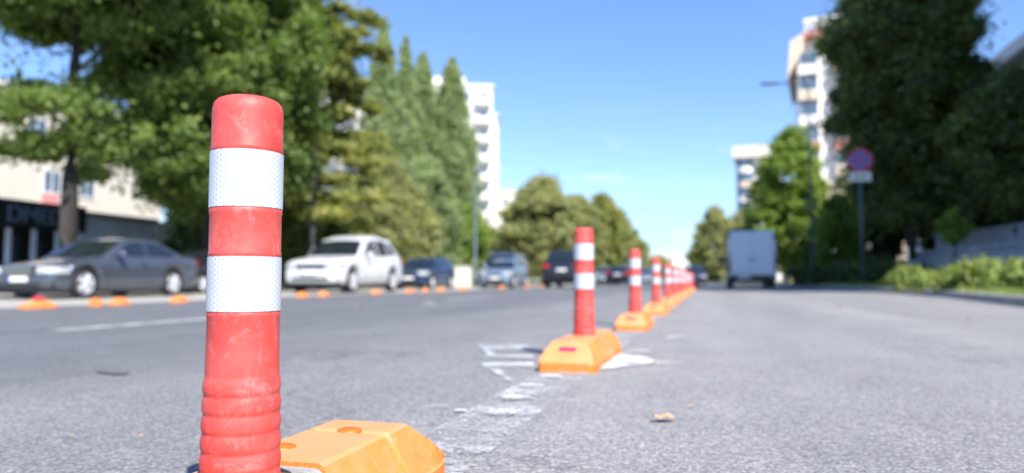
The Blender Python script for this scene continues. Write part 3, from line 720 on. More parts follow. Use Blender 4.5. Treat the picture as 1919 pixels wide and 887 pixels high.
# ------------------------------------------------------------------ trees
def leaf_cloud(name, clumps, leaf, density, mt, parent=None, seed=0, up=.35, droop=0.0, aspect=1.7, loc=None):
    """clumps: (x, y, z, rx, rz). leaf-sized folded faces spread through each clump, denser near its skin"""
    rs = np.random.RandomState(seed); P = []; Q = []
    for cx, cy, cz, rx, rz in clumps:
        n = int(density * rx * rx * 4) + 6
        d = rs.normal(size=(n, 3)); d /= np.linalg.norm(d, axis=1)[:, None]
        rr = rs.uniform(.08, 1, n)**.5 * rs.uniform(.75, 1.38, n)
        p = d * rr[:, None] * np.array([rx, rx, rz]) + np.array([cx, cy, cz])
        p += rs.normal(size=(n, 3)) * (rs.uniform(0, 1, n) < .28)[:, None] * np.array([rx, rx, rz]) * .75
        p[:, 2] -= droop * (rr**2) * rx * .5
        P.append(p); Q.append(d)
    P = np.concatenate(P); Q = np.concatenate(Q); n = len(P)
    nrm = Q + rs.normal(size=(n, 3))*.75 + np.array([0, 0, up]); nrm /= np.linalg.norm(nrm, axis=1)[:, None]
    a = np.cross(nrm, rs.normal(size=(n, 3))); a /= np.linalg.norm(a, axis=1)[:, None] + 1e-9
    if droop: a[:, 2] -= droop; a /= np.linalg.norm(a, axis=1)[:, None]
    b = np.cross(nrm, a)
    sz = leaf * rs.uniform(.6, 1.35, n)[:, None]
    V = np.empty((n, 4, 3))
    V[:, 0] = P - a*sz*aspect*.5; V[:, 2] = P + a*sz*aspect*.5
    V[:, 1] = P - b*sz*.5 + nrm*sz*.12; V[:, 3] = P + b*sz*.5 + nrm*sz*.12
    me = bpy.data.meshes.new(name); me.vertices.add(n*4); me.vertices.foreach_set('co', V.reshape(-1).astype(np.float32))
    me.loops.add(n*4); me.loops.foreach_set('vertex_index', np.arange(n*4, dtype=np.int32))
    me.polygons.add(n); me.polygons.foreach_set('loop_start', np.arange(0, n*4, 4, dtype=np.int32)); me.update(calc_edges=True)
    return link(name, me, mt, parent, loc)
def shape_clumps(kind, r, z0, z1, n, seed, cr=.30, flat=.75):
    rn = random.Random(seed); out = []; h = z1 - z0; tries = 0
    while len(out) < n and tries < n*40:
        tries += 1
        u = rn.random(); a = rn.uniform(0, 2*math.pi)
        if kind == 'round': rad = r*math.sqrt(max(0, 1-(2*u-1)**2))**.8*(.95 if u > .12 else .75)
        elif kind == 'cone': rad = r*(1-u)**.75*(1 if u > .08 else .7)
        elif kind == 'poplar': rad = r*min(1, (1-u)*2.6)**.7*(.75+.25*min(1, u*5))
        elif kind == 'ovoid': rad = r*(math.sin(math.pi*min(1, u*.93+.07))**.55)
        q = rn.uniform(.25, 1)**.6 * rn.uniform(.8, 1.12)
        c = cr * r * rn.uniform(.65, 1.25) * (1 if kind in ('round','ovoid') else (.5 + .5*min(1, (1-u)*2.5)))
        rr = max(0, rad*q - c*.45)
        out.append((rr*math.cos(a), rr*math.sin(a), z0 + h*u, c, c*flat))
    return out
def tree(name, label, cat, loc, kind, r, z0, z1, trunk_r, leaf, n, dens, mt, seed, bark='bark', group=None, flat=.75, cr=.30, up=.35, droop=0.0, clumps=None, lean=0, wash=False, aspect=1.7):
    t = thing(name, label, cat, loc, 0, group)
    cl = clumps or shape_clumps(kind, r, z0, z1, n, seed, cr, flat)
    leaf_cloud('crown', cl, leaf, dens, mt, t, seed, up, droop, aspect)
    rn = random.Random(seed+5); bm = bmesh.new(); H = z1*.88
    pts = [(0,0,-.3),(0,0,0),(0,0,.25)] + [(lean*k*.1+rn.uniform(-.1,.1)*trunk_r*3, rn.uniform(-.1,.1)*trunk_r*3, .25+(H-.25)*k/7) for k in range(1, 8)]
    rads = [trunk_r*1.3, trunk_r*1.25, trunk_r] + [trunk_r*(1-.125*k) for k in range(1, 8)]
    tube(bm, pts, rads, 12)
    for c in rn.sample(cl, min(len(cl), 16)):
        zb = max(z0*.8, c[2] - math.hypot(c[0], c[1])*.8 - .3); zb = min(zb, H*.9)
        rr = trunk_r*.26
        m_ = ((c[0])*.5, (c[1])*.5, (zb + c[2])/2 + .1)
        tube(bm, [(0, 0, zb), m_, (c[0], c[1], c[2])], [rr, rr*.6, rr*.2], 6)
    tk = build('trunk', bm, M[bark], t, smooth=True)
    if wash:
        bm = bmesh.new(); tube(bm, [(0,0,.0),(0,0,.25),(0,0,1.05)], [trunk_r*1.27, trunk_r*1.04, trunk_r*1.03], 16, cap=False); build('limewash_coat', bm, M['limewash'], tk, smooth=True)
    return t
def gloc(x, y): return (x, y, gz(x) if x < 0 else .1)

GL = 'street trees behind the parked cars'
# first tree at the left, with a window of sky in its crown
X = -17.0; Yt = on_x(128, X)
cl = [c for c in shape_clumps('ovoid', 3.8, 7.5, 13.5, 290, 2, .125, .7)] 
rn = random.Random(8)
for k in range(24):
    a = rn.uniform(0, 6.28); q = rn.uniform(.4, 3.1); cl.append((q*math.cos(a), q*math.sin(a), rn.uniform(3.8, 5.5), rn.uniform(.3,.6), rn.uniform(.2,.4)))
for k in range(4):
    a = rn.uniform(0, 6.28); q = rn.uniform(2.0, 3.2); cl.append((q*math.cos(a), q*math.sin(a), rn.uniform(5.3, 6.8), .55, .4))
tree('broadleaf_tree', 'dark trunked tree behind the grey saloon with sky gaps low in its crown', 'tree', gloc(X, Yt), 'round', 4, 3.7, 12.3, .27, .11, 0, 620, M['leaf_green'], 21, clumps=cl, group=GL)
X = -17.3; Yt = on_x(392, X)
tree('leafy_tree', 'tall dense green tree filling the gap behind the nearest post', 'tree', gloc(X, Yt), 'ovoid', 4.2, 3.0, 14.5, .3, .11, 620, 420, M['leaf_green'], 31, group=GL, cr=.115, flat=.72, up=.5, droop=.1)
X = -20.5; Yt = on_x(338, X)
tree('leafy_tree', 'bushy green tree between the shops and the nearest post', 'tree', gloc(X, Yt), 'ovoid', 2.9, 4.0, 12.5, .22, .11, 380, 460, M['leaf_green'], 33, group=GL, cr=.13, flat=.7, droop=.1)
X = -19.5; Yt = on_x(505, X)
tree('leafy_tree', 'shaded green tree just right of the nearest post, behind the lamp', 'tree', gloc(X, Yt), 'ovoid', 2.9, 1.2, 12.5, .25, .11, 380, 440, M['leaf_green'], 35, group=GL, cr=.13, flat=.7, droop=.15)
# open conifer with drooping yellowed sprays
X = -16.2; Yt = on_x(578, X); rn = random.Random(5); cl = []
for tier in range(15):
    z = 3.4 + tier*.72; rmax = 2.1 + 1.2*rn.random()**1.5 + (.9 if tier > 9 else 0)
    for k in range(9):
        a = rn.uniform(0, 6.28)
        for q in (.4, .7, 1.0):
            if rn.random() < .5: cl.append((rmax*q*math.cos(a), rmax*q*math.sin(a), z + rn.uniform(-.15,.15) - q*.25, .48*(1.15-q*.4), .15))
tree('conifer_tree', 'open conifer with drooping yellow-tipped sprays against the sky', 'tree', gloc(X, Yt), 'cone', 3, 3.2, 14.0, .2, .12, 0, 560, M['leaf_yellow'], 41, clumps=cl, group=GL, droop=.35, up=.7, aspect=2.4)
X = -17.5; Yt = on_x(716, X)
tree('cedar_tree', 'olive green cone-shaped tree above the rear of the white off-roader', 'tree', gloc(X, Yt), 'cone', 2.8, 1.0, 8.6, .2, .12, 260, 450, M['leaf_olive'], 43, group=GL, cr=.13, droop=.25)
for px, Xp, topy, r, sd_, wd in [(716,-21.5,34,1.4,51,'leftmost and tallest'),(757,-22.0,56,1.1,52,'second, narrowest'),(790,-21.5,88,1.5,53,'third'),(846,-19.5,108,1.95,54,'rightmost and broadest')]:
    Yt = on_x(px, Xp); Z = depth(Xp, Yt); z1 = ht(topy, Z)
    tree('poplar_tree', f'{wd} of the four slender poplars', 'tree', gloc(Xp, Yt), 'poplar', r*1.12, .8, z1, .2, .13, 420, 480, M['leaf_poplar'], sd_, group='poplars in front of the white block', cr=.19, flat=1.8, up=.1)
for px, Xp, topy, r, sd_, mt_, lab in [(600,-18.5,365,1.9,61,'leaf_green','low rounded tree behind the front of the white off-roader'),(650,-20,350,2.4,62,'leaf_poplar','low rounded tree over the roof of the white off-roader'),
        (752,-17,340,2.2,63,'leaf_olive','low rounded olive tree over the dark blue hatchback'),(800,-18,300,2.4,64,'leaf_poplar','low rounded tree in front of the third poplar'),
        (868,-17.5,385,2.0,65,'leaf_bright','low rounded light green tree under the rightmost poplar'),(912,-18,425,1.9,66,'leaf_olive','small yellowish tree left of the round olive tree'),
        (565,-21,360,2.3,67,'leaf_green','low green tree left of the white off-roader'),
        (384,-19.5,388,1.5,68,'leaf_dark','low dark tree behind the boot of the grey saloon'),
        (356,-25.5,372,1.5,69,'leaf_green','low green tree right of the white square pillar')]:
    Yt = on_x(px, Xp); Z = depth(Xp, Yt)
    tree('low_tree', lab, 'tree', gloc(Xp, Yt), 'ovoid', r, .4, ht(topy, Z), .12, .12, 150, 440, M[mt_], sd_, group='low trees behind the parked cars', cr=.18)
for i, (px, Z, topy, r, mt_, lab) in enumerate([(1018,55,338,3.1,'leaf_olive','round olive tree above the dark people carrier'),(1082,64,372,2.6,'leaf_olive','olive tree right behind the second post'),
        (1128,74,366,2.6,'leaf_yellow','yellowish tree just right of the second post'),(1152,88,392,2.6,'leaf_olive','olive tree in the row left of the third post'),
        (1168,102,410,2.6,'leaf_yellow','yellowish tree, last tall one before the open sky'),(1186,118,440,2.6,'leaf_olive','small olive tree over the third post'),
        (1232,190,482,4.2,'leaf_olive','tiny far tree right behind the fourth post'),(972,60,405,2.2,'leaf_green','green tree left of the round olive tree')]):
    x, y = at_z(px, Z); tree('avenue_tree', lab, 'tree', gloc(x, y), 'ovoid', r, .9, ht(topy, Z), .2, .18, 180, 300, M[mt_], 71+i, group='trees along the far left of the avenue', cr=.16, flat=.6)
# right side
GRD = 'trees along the right kerb'
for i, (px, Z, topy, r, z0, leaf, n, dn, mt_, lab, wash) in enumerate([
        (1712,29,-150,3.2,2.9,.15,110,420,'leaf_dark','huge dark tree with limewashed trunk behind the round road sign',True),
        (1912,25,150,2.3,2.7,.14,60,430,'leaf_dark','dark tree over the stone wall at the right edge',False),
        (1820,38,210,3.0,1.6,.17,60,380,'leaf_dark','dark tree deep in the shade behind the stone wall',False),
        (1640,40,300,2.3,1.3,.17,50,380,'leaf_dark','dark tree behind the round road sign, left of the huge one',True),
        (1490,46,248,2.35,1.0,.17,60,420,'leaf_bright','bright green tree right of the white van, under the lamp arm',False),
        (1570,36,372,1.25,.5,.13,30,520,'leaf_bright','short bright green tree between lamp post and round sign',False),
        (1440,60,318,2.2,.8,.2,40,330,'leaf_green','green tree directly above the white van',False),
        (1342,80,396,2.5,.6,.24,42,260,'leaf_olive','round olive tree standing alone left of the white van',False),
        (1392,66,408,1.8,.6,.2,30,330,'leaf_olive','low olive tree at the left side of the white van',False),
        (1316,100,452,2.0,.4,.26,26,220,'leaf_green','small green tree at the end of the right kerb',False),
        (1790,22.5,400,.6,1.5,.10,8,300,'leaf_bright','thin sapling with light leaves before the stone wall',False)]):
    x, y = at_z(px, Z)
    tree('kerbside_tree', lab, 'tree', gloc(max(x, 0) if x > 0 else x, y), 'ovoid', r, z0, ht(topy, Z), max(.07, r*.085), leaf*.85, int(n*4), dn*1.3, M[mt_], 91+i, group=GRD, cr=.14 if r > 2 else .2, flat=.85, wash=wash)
# tall trees right of the frame whose shade falls over the far lane
for i, (x, y, h, r) in enumerate([(13.4,20.0,23,4.6),(20.5,17.0,24,5.0),(22,26,25,5.5),(17,26,21,3.2),(28,20,28,6)]):
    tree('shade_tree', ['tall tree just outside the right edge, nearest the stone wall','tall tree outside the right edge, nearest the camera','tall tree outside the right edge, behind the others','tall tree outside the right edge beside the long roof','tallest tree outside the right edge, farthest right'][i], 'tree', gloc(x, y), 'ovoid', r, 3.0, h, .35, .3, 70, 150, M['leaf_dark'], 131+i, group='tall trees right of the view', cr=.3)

# ------------------------------------------------------------------ verge plants
rn = random.Random(77)
weeds = []
for i in range(17):
    px = 1700 + i*15; Xp = 5.15 + (i % 3)*.55 + (.25 if i > 8 else 0); Xp = min(Xp, 6.9)
    Yt = on_x(px, Xp)
    weeds.append((Xp, Yt))
PW = ['first', 'second', 'third', 'fourth', 'fifth', 'sixth', 'seventh', 'eighth', 'ninth', 'tenth', 'eleventh', 'twelfth', 'thirteenth', 'fourteenth', 'fifteenth', 'sixteenth', 'seventeenth']
for i, (x, y) in enumerate(weeds):
    t = thing('leafy_shrub', f'{PW[i]} leafy green shrub along the kerb, counting from huge tree to right edge', 'shrub', (x, y, .11), 0, 'leafy green shrubs on the right verge')
    h = rn.uniform(.22, .6); cl = []
    bm = bmesh.new()
    for k in range(9):
        a = rn.uniform(0, 6.28); q = rn.uniform(.08, .38); hh = h*rn.uniform(.45, 1)
        tube(bm, [(0,0,0), (q*.5*math.cos(a), q*.5*math.sin(a), hh*.55), (q*math.cos(a), q*math.sin(a), hh)], [.012,.008,.004], 5)
        for u in (.45,.7,1): cl.append((q*u*math.cos(a), q*u*math.sin(a), hh*u, .15, .11))
    leaf_cloud('foliage', cl, .07, 1100, M['leaf_weed'], t, 200+i, .6)
    build('stems', bm, M['bark'], t)
# dark hedge in the shade under the trees
for i, (px, Z, topy, r) in enumerate([(1500,36,505,1.2),(1548,33,500,1.2),(1596,31,498,1.2),(1645,29,500,1.1),(1690,31,492,1.1)]):
    x, y = at_z(px, Z); t = thing('shaded_bush', ['low dark bush by the foot of the lamp post','low dark bush between lamp post and round sign','low dark bush at the foot of the round sign','low dark bush left of the limewashed trunk','low dark bush beside the limewashed trunk, right of the other bushes'][i], 'bush', (x+.9, y+.6, .1), 0, 'low dark bushes in the tree shade')
    cl = [(rn.uniform(-r, r), rn.uniform(-.5, .5), rn.uniform(.1, ht(topy, Z)*.8), .42, .3) for _ in range(12)]
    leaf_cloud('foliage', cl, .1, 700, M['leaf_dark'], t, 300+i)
# grass blades on the lawn near the kerb
rs = np.random.RandomState(4); n = 26000
gy = rs.uniform(9, 34, n); kx = np.interp(gy, [p[1] for p in KERB], [p[0] for p in KERB]); gx = kx + .17 + rs.uniform(0, 1, n)**1.4*3.6
hh = rs.uniform(.05, .16, n); ang = rs.uniform(0, 6.28, n); wdt = .008
V = np.empty((n, 3, 3)); dx, dy = np.cos(ang)*wdt, np.sin(ang)*wdt
V[:, 0] = np.stack([gx-dx, gy-dy, np.full(n, .11)], 1); V[:, 1] = np.stack([gx+dx, gy+dy, np.full(n, .11)], 1)
V[:, 2] = np.stack([gx+rs.normal(0,.03,n), gy+rs.normal(0,.03,n), .11+hh], 1)
me = bpy.data.meshes.new('grass'); me.vertices.add(n*3); me.vertices.foreach_set('co', V.reshape(-1).astype(np.float32)); me.loops.add(n*3); me.loops.foreach_set('vertex_index', np.arange(n*3, dtype=np.int32))
me.polygons.add(n); me.polygons.foreach_set('loop_start', np.arange(0, n*3, 3, dtype=np.int32)); me.update(calc_edges=True)
tag(link('grass', me, M['leaf_weed']), 'short green grass on the verge behind the right kerb', 'grass', kind='stuff')

# ------------------------------------------------------------------ buildings
def window_part(parent, w_, h_, loc, rot, frame, glass, bars=1):
    key = (round(w_,2), round(h_,2), frame.name, glass.name)
    if key not in WCACHE:
        bm = bmesh.new(); fw = .09
        for a in ((-w_/2, w_/2, -.05, .06, h_/2-fw, h_/2), (-w_/2, w_/2, -.05, .06, -h_/2, -h_/2+fw), (-w_/2, -w_/2+fw, -.05, .06, -h_/2+fw, h_/2-fw), (w_/2-fw, w_/2, -.05, .06, -h_/2+fw, h_/2-fw)): box(bm, *a)
        if w_ > 1: box(bm, -.03, .03, -.04, .05, -h_/2+fw, h_/2-fw)
        bmesh.ops.recalc_face_normals(bm, faces=bm.faces); m1 = bpy.data.meshes.new('window'); bm.to_mesh(m1); bm.free(); m1.materials.append(frame)
        bm = bmesh.new(); box(bm, -w_/2+fw, w_/2-fw, -.02, .03, -h_/2+fw, h_/2-fw); bmesh.ops.recalc_face_normals(bm, faces=bm.faces); m2 = bpy.data.meshes.new('pane'); bm.to_mesh(m2); bm.free(); m2.materials.append(glass)
        WCACHE[key] = (m1, m2)
    m1, m2 = WCACHE[key]
    f = link('window', m1, None, parent, loc, rot); link('pane', m2, None, f)
    return f
WCACHE = {}
def block_of_flats(name, label, loc, rz, W, D, H, floors, bays_f, bays_s, wall, accent, side=-1, balc=(), group=None, base=1.0):
    """front faces local -Y; side wall on local +X (side=1) or -X (side=-1) gets windows too"""
    t = thing(name, label, 'building', loc, rz, group)
    bm = bmesh.new(); box(bm, -W/2, W/2, 0, D, -1, H); build('wall', bm, wall, t)
    bm = bmesh.new(); box(bm, -W/2-.3, W/2+.3, -.3, D+.3, H+.003, H+.5); build('parapet', bm, accent, t)
    fh = (H-base)/floors
    for i in range(floors):
        z = base + fh*(i+.5)
        for j in range(bays_f):
            x = -W/2 + W*(j+.5)/bays_f
            window_part(t, min(2.2, W/bays_f*.55), fh*.52, (x, -.0, z), (0,0,0), M['white_wall'], M['window_glass'])
            if j in balc:
                bm = bmesh.new(); bw = W/bays_f*.42; box(bm, x-bw, x+bw, -1.3, -.065, z-fh*.5, z-fh*.12); build('balcony', bm, accent if (i*3+j) % 4 == 1 else wall, t)
        for j in range(bays_s):
            y = D*(j+.5)/bays_s
            window_part(t, min(2.0, D/bays_s*.5), fh*.5, (side*W/2, y, z), (0,0,R(90)*side), M['white_wall'], M['window_glass'])
    return t
# low cream house behind the shops
hx = -32; y0 = on_x(-60, hx); y1 = on_x(300, hx)
t = thing('cream_house', 'low cream house with a pink board behind the black shop', 'building', (hx, (y0+y1)/2, -.2))
hl = (y1-y0)/2
bm = bmesh.new(); box(bm, -10, 0, -hl, hl, -.5, 9.6); build('wall', bm, M['cream'], t)
bm = bmesh.new(); box(bm, -10.3, .35, -hl-.3, hl+.3, 9.603, 9.95); build('cornice', bm, M['white_wall'], t)
for py, zz, wh in ((92, 5.5, 1.2), (158, 5.5, 1.2), (60, 8.0, 1.2), (120, 8.0, 1.2)):
    window_part(t, 1.1, wh, (0, on_x(py, hx)-(y0+y1)/2, zz), (0,0,R(90)), M['white_wall'], M['window_glass'])
bm = bmesh.new(); box(bm, .0, .1, -.45, .45, -.45, .45); build('pink_board', bm, M['pink_sign'], t, loc=(.01, on_x(88, hx)-(y0+y1)/2, 4.4))
# black shop with its fascia letters
sxp = -24; ya, yb = on_x(-90, sxp), on_x(150, sxp)
t = thing('black_shop', 'black fronted shop with raised letters behind the grey saloon', 'shop', (sxp, ya, -.13))
LS = yb-ya
bm = bmesh.new(); box(bm, -5, -.5, 0, LS, -.2, 3.1); build('wall', bm, M['black_shop'], t)
bm = bmesh.new(); box(bm, -.5, .25, 0, LS, 2.35, 3.35); build('fascia', bm, M['black_shop'], t)
for k in range(6):
    bm = bmesh.new(); box(bm, -.12, .0, k*LS/5-.07, k*LS/5+.07, 0, 2.35); build('pillar', bm, M['grey_wall'], t)
for k in range(5):
    f = window_part(t, LS/5-.3, 1.9, (-.48, (k+.5)*LS/5, 1.25), (0,0,R(90)), M['trim'], M['glass'])
fc = bpy.data.curves.new('letters', 'FONT'); fc.body = 'DMED'; fc.size = .86; fc.extrude = .04; fc.offset = .012; fc.space_character = .98
fo = bpy.data.objects.new('letters', fc); col.objects.link(fo); fo.parent = t; fc.materials.append(M['sign_letter'])
bpy.context.view_layer.update()
lm = bpy.data.meshes.new_from_object(fo); bpy.data.objects.remove(fo)
link('letters', lm, None, t, (.262, on_x(-2, sxp)-ya, 2.55), (R(90), 0, R(90)))
# blue grey pavilion and the white panel next to it
ya, yb = on_x(152, sxp), on_x(287, sxp)
t = thing('blue_grey_kiosk', 'blue-grey flat-roofed kiosk right of the black shop', 'kiosk', (sxp, ya+.05, -.13)); LS = yb-ya-.05
bm = bmesh.new(); box(bm, -4, 0, 0, LS, -.2, 3.0); build('wall', bm, M['grey_wall'], t)
bm = bmesh.new(); box(bm, -4.2, .25, -.0, LS, 3.003, 3.2); build('roof', bm, M['roof_metal'], t)
for k in (0, 2):
    f = window_part(t, .8, 1.0, (0.0, (k+.6)*LS/4, 1.5), (0,0,R(90)), M['grey_wall'], M['window_glass'])
t = tag(bbox_mesh('advert_pillar', sxp-.9, sxp+.1, yb+.05, on_x(319, sxp), -.3, 2.98, M['white_wall'], bevel=.02), 'plain white square pillar at the right end of the kiosk', 'pillar')
# white block behind the poplars
def rot_block(px, Z): x, y = at_z(px, Z); return x, y
x, y = at_z(768, 118)
t = block_of_flats('white_flats', 'tall white block of flats behind the poplars', (x, y, 0), R(20), 27, 12, ht(150, 116), 10, 9, 4, M['white_wall'], M['cream'], side=1, balc=(0,2,4,6,8))
bm = bmesh.new(); box(bm, -5, 9, 2, 9, ht(150,116)+.51, ht(150,116)+2.2); build('roof_storey', bm, M['white_wall'], t)
x, y = at_z(912, 130); block_of_flats('white_tower', 'narrow stepped white tower at the right edge of the poplars', (x, y, 0), R(14), 3.6, 9, ht(215, 130), 9, 1, 3, M['white_wall'], M['cream'], side=1, balc=(0,))
x, y = at_z(640, 92); block_of_flats('balcony_flats', 'white flats with balconies glimpsed behind the yellow-tipped conifer', (x, y, 0), R(25), 8.5, 10, ht(175, 92), 8, 4, 3, M['white_wall'], M['cream'], side=1, balc=(0,1,2,3))
x, y = at_z(928, 140); block_of_flats('low_cream_flats', 'low cream building left of the round olive tree', (x, y, 0), R(14), 10, 9, ht(362, 140), 5, 5, 3, M['cream'], M['peach'], side=1)
x, y = at_z(1272, 310); block_of_flats('far_white_building', 'long low white building closing the end of the avenue', (x, y, 0), R(4), 26, 12, ht(478, 310), 3, 9, 2, M['white_wall'], M['white_wall'], side=1)
# right: stepped block with glazed bays, red bands and a roof frame
x, y = at_z(1500, 86); Wb = 17.0
t = thing('bay_window_flats', 'tall cream and red block with glazed bays and open roof frame', 'building', (x, y, 0), R(-8))
Hb = ht(72, 86)
bm = bmesh.new(); box(bm, 0, Wb, 0, 17, -1, Hb); build('wall', bm, M['white_wall'], t)
fl = Hb/9.5
for i in range(9):
    z = fl*(i+.55)
    for j in range(4):
        cx = 1.4 + j*3.9
        bm = bmesh.new(); box(bm, cx-1.15, cx+1.15, -1.2, -.01, z-fl*.48, z-fl*.12)
        build('balcony', bm, M['red_wall'] if (i == 5 and j < 2) else M['peach'] if (i+j) % 2 else M['white_wall'], t)
        window_part(t, 2.1, fl*.56, (cx, -.85, z+fl*.18), (0,0,0), M['white_wall'], M['window_glass'])
        bm = bmesh.new(); box(bm, cx-1.05, cx+1.05, -.8, -.01, z-fl*.1, z+fl*.47); build('bay', bm, M['white_wall'], t)
    for j in range(4):
        window_part(t, 1.9, fl*.6, (0, 2.2+j*4.1, z), (0,0,R(-90)), M['grey_wall'], M['window_glass'])
bm = bmesh.new()      # sloping cream crown that overhangs the corner
vs = [(-.9,-1.3,Hb-4.6),(1.0,-1.3,Hb-1.2),(1.0,-1.3,Hb+.6),(-.5,-1.3,Hb-.2)]
a = [bm.verts.new(v) for v in vs]; b = [bm.verts.new((v[0], 15, v[2])) for v in vs]
bm.faces.new(a); bm.faces.new(b[::-1])
for k in range(4): bm.faces.new((a[k], b[k], b[(k+1) % 4], a[(k+1) % 4]))
build('crown_parapet', bm, M['peach'], t)
bm = bmesh.new(); box(bm, 1.01, Wb+.2, -1.25, 1, Hb+.003, Hb+.75); build('roof_band', bm, M['red_wall'], t)
bm = bmesh.new(); zt = ht(34, 86)
for xx in (1.3, 6, 11, 16): box(bm, xx-.22, xx+.22, -.9, -.46, Hb+.76, zt-.52)
box(bm, 1.0, Wb, -.95, -.4, zt-.5, zt); box(bm, 1.6, Wb, -.8, -.55, (Hb+zt)/2+.1, (Hb+zt)/2+.6)
build('roof_frame', bm, M['white_wall'], t)
x, y = at_z(1383, 150)
t = thing('slim_tower', 'slim white tower with rounded bays above the van', 'building', (x, y, 0), R(-5)); Ht = ht(276, 150)
bm = bmesh.new(); box(bm, 0, 9, 0, 10, -1, Ht-2.4); build('wall', bm, M['white_wall'], t)
bm = bmesh.new(); box(bm, -.5, 9.6, -2.2, 10, Ht-2.4+.003, Ht); build('crown_parapet', bm, M['cream'], t)
for i in range(8):
    z = 1 + i*(Ht-3.4)/8
    bm = bmesh.new(); tube(bm, [(1.7,0,z),(1.7,0,z+1.3)], [1.7,1.7], 20); build('balcony', bm, M['white_wall'] if i % 2 else M['peach'], t)
    bm = bmesh.new(); tube(bm, [(1.7,0,z+1.3),(1.7,0,z+(Ht-3.4)/8)], [1.5,1.5], 20); build('bay_glazing', bm, M['window_glass'], t)
    window_part(t, 2.4, 1.7, (6.2, 0, z+2.0), (0,0,0), M['white_wall'], M['window_glass'])
# long roof at the right edge
t = thing('long_roofed_building', 'long building with projecting grey eaves behind the dark trees at the right edge', 'building', (14.2, 24, 0))
bm = bmesh.new(); box(bm, .9, 12, 0, 34, -.5, 10.9); build('wall', bm, M['cream'], t)
bm = bmesh.new(); box(bm, 0, 13, -1, 35, 10.903, 11.55); build('roof', bm, M['roof_metal'], t)
bm = bmesh.new(); box(bm, -.12, -.003, -1, 35, 11.0, 11.62); build('gutter', bm, M['white_wall'], t)
for k in range(9):
    for zz in (2.2, 5.4, 8.6): window_part(t, 1.8, 1.6, (.9, 2+k*3.7, zz), (0,0,R(-90)), M['white_wall'], M['window_glass'])
x, y = at_z(1610, 62); t = block_of_flats('cream_backdrop_house', 'cream house glimpsed between the trunks under the dark trees', (x+3, y, 0), 0, 17, 8, 8.5, 2, 6, 2, M['peach'], M['cream'], side=-1)

# stepped stone wall on the right
def wall_run(name, label, p0, p1, z0, z1, th, cope):
    d = Vector((p1[0]-p0[0], p1[1]-p0[1])); ln = d.length; t = thing(name, label, 'wall', (p0[0], p0[1], 0), math.atan2(d.y, d.x))
    n = max(3, int(ln/1.6)); bm = bmesh.new()
    for k in range(n): box(bm, ln*k/n+.008, ln*(k+1)/n-.008, -th, 0, z0, z1)
    bmesh.ops.bevel(bm, geom=list(bm.edges), offset=.012, segments=1, affect='EDGES'); build('stone_course', bm, M['stone'], t)
    bm = bmesh.new(); box(bm, -.06, ln+.05, -th-.06, .06, z1+.003, z1+cope); build('coping', bm, M['stone'], t, bevel=.01)
a = at_z(1742, 30); b = at_z(2080, 19)
wall_run('lower_stone_wall', 'lower step of the blue-grey stone wall behind the shrubs', a, b, -.1, 1.40, .5, .13)
a = at_z(1778, 31.5); b = at_z(2080, 21)
wall_run('upper_stone_wall', 'upper step of the blue-grey stone wall behind the shrubs', a, b, .0, 2.16, .5, .13)

# ------------------------------------------------------------------ street furniture
x, y = at_z(1611, 26); x += .1; k_ = 26/FPX
t = thing('road_sign', 'round blue no-stopping sign with red ring over a small white plate', 'road sign', (x, y, .1))
zc = ht(300, 26)-.1; rd = 22*k_
bm = bmesh.new(); tube(bm, [(0,0,-.1),(0,0,zc+rd*.9)], [.045,.045], 14); build('pole', bm, M['pole'], t, smooth=True)
bm = bmesh.new(); tube(bm, [(0,-.05,zc),(0,-.065,zc)], [rd,rd], 40); d = build('sign_disc', bm, mat('sign_red', (.50,.03,.09), .35), t)
bm = bmesh.new(); tube(bm, [(0,-.066,zc),(0,-.070,zc)], [rd*.76,rd*.76], 40); build('blue_field', bm, mat('sign_blue', (.03,.10,.42), .35), d)
bm = bmesh.new()
for an in (45, -45):
    v = Vector((math.cos(R(an)), 0, math.sin(R(an)))); n_ = Vector((-v.z, 0, v.x))
    zo = -.073 if an > 0 else -.0745
    pts = [v*s1*rd*.83 + n_*s2*rd*.085 + Vector((0, zo, zc)) for s1, s2 in ((-1,-1),(1,-1),(1,1),(-1,1))]
    bm.faces.new([bm.verts.new(p) for p in pts])
build('red_cross', bm, mat('cross_red', (.50,.03,.09), .35), d)
zp = ht(331, 26)-.1; bm = bmesh.new(); box(bm, -.36, .36, -.066, -.05, zp-.17, zp+.17); pl = build('sub_plate', bm, M['white_wall'], t, bevel=.008)
bm = bmesh.new(); box(bm, -.22, .22, -.070, -.067, zp-.02, zp+.03); build('plate_line', bm, M['trim'], pl)
def lamp_post(name, label, loc, h, arm=None, pl=None, mt='pole_dark', r=.075):
    t = thing(name, label, 'street lamp', loc)
    bm = bmesh.new(); tube(bm, [(0,0,-.15),(0,0,.9),(0,0,.92),(0,0,h)], [r*1.6,r*1.5,r,r*.62], 16); build('pole', bm, M[mt], t, smooth=True)
    if arm:
        for s_, ln in arm:
            bm = bmesh.new(); tube(bm, [(0,0,h-.12),(s_*ln*.5,0,h+.02),(s_*ln,0,h+.05)], [.05,.045,.04], 10); build('arm', bm, M[mt], t, smooth=True)
            bm = bmesh.new(); tube(bm, [(s_*ln*.75,0,h+.03),(s_*(ln*.8),0,h+.05),(s_*(ln+.35),0,h+.06),(s_*(ln+.45),0,h+.05)], [.04,.13,.12,.05], 12)
            for v in bm.verts: v.co.z = (v.co.z-h-.05)*.55 + h + .05
            build('lamp_head', bm, M[mt], t, smooth=True)
    else:
        bm = bmesh.new(); lathe(bm, [(0,h+.5),(.05,h+.48),(.26,h+.36),(.27,h+.33),(.2,h+.3),(.13,h),(.0,h)], 20); build('lantern', bm, M['galv'], t, smooth=True)
    return t
x, y = at_z(1519, 36)
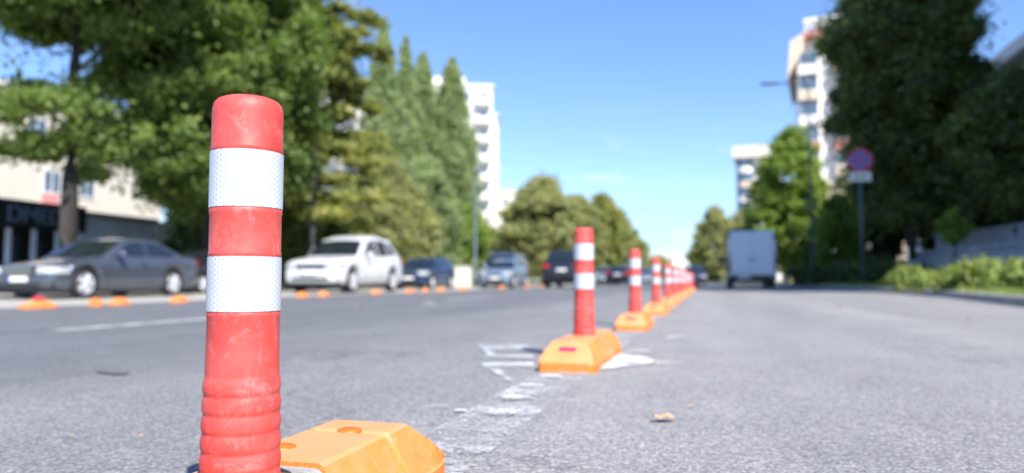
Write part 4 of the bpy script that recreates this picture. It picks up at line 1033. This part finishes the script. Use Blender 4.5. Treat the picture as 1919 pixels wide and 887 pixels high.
t = lamp_post('street_lamp', 'tall lamp post with one long arm in front of the dark trees', (x+.1, y, .1), ht(150, 36)-.1, arm=[(-1, 1.85)])
bm = bmesh.new(); box(bm, -.3, .3, -.10, -.085, -.3, .3); build('notice_board', bm, mat('green_board', (.20,.26,.05), .5), t, loc=(.02, 0, ht(383, 36)-.1))
x, y = at_z(1426, 78); lamp_post('street_lamp', 'distant thin lamp post rising above the white van', (x, y, .1), ht(300, 78), arm=[(-1, 1.6)], mt='galv', r=.1)
y = on_x(586, -15.2); lamp_post('lantern_post', 'dark lantern post left of the white off-roader', (-15.2, y, gz(-15.2)), ht(232, depth(-15.2, y)), r=.1)
y = on_x(891, -14.6); lamp_post('lantern_post', 'lantern post at the left of the silver blue car', (-14.6, y, gz(-14.6)), ht(325, depth(-14.6, y)), mt='pole', r=.1)
# pale cabinet beyond the blue hatchback
x, y = at_z(868, 42); t = thing('utility_cabinet', 'pale cabinet standing between dark blue hatchback and silver blue car', 'cabinet', (x, y, gz(x)), R(15))
bm = bmesh.new(); box(bm, -.5, .5, -.3, .3, 0, 1.15); build('housing', bm, M['cream'], t, bevel=.06)
bm = bmesh.new(); box(bm, -.44, -.01, -.32, -.30, .12, 1.05); d = build('door', bm, M['cream'], t); bm = bmesh.new(); box(bm, .01, .44, -.32, -.30, .12, 1.05); build('door', bm, M['cream'], t)
bm = bmesh.new(); box(bm, -.54, .54, -.36, .34, 1.153, 1.21); build('lid', bm, M['white_wall'], t, bevel=.01)

# ------------------------------------------------------------------ fallen leaves
def dry_leaf(px, py, size, label, seed):
    x, y = ground_pt(px, py); rn = random.Random(seed); bm = bmesh.new()
    n = 12; c = []
    for k in range(n):
        a = 2*math.pi*k/n; q = size*(.5 if k % 2 else .36)*(1.25 if k == 0 else 1)
        c.append(bm.verts.new((q*math.cos(a)*1.25, q*math.sin(a)*.8, .004 + size*.22*rn.uniform(0, 1)*abs(math.sin(a*1.5)))))
    m_ = bm.verts.new((0, 0, .006))
    for k in range(n): bm.faces.new((m_, c[k], c[(k+1) % n]))
    o = build('fallen_leaf', bm, M['dead_leaf'], smooth=False); o.location = (x, y, gz(x)+.006); o.rotation_euler = (0, 0, rn.uniform(-.5, .5))
    tag(o, label, 'leaf', 'dry leaves scattered on the road')
for i, (a, b, c, l) in enumerate([(1241,787,.052,'largest curled orange leaf on the near asphalt'),(1293,763,.016,'tiny orange leaf just behind the largest leaf'),(1567,576,.09,'orange leaf on the far lane below the round sign'),
        (1738,566,.08,'brown leaf near the right kerb'),(1807,598,.07,'pale leaf on the right lane below the shrubs'),(274,820,.012,'tiny leaf scrap left of the nearest post'),(676,574,.10,'leaf on the left lane below the white off-roader'),
        (1048,574,.06,'leaf just left of the second post'),(146,818,.010,'tiniest leaf scrap near the lower left corner'),(1344,704,.012,'tiny reddish leaf on the right lane beyond the largest leaf')]):
    dry_leaf(a, b, c, l, 400+i)
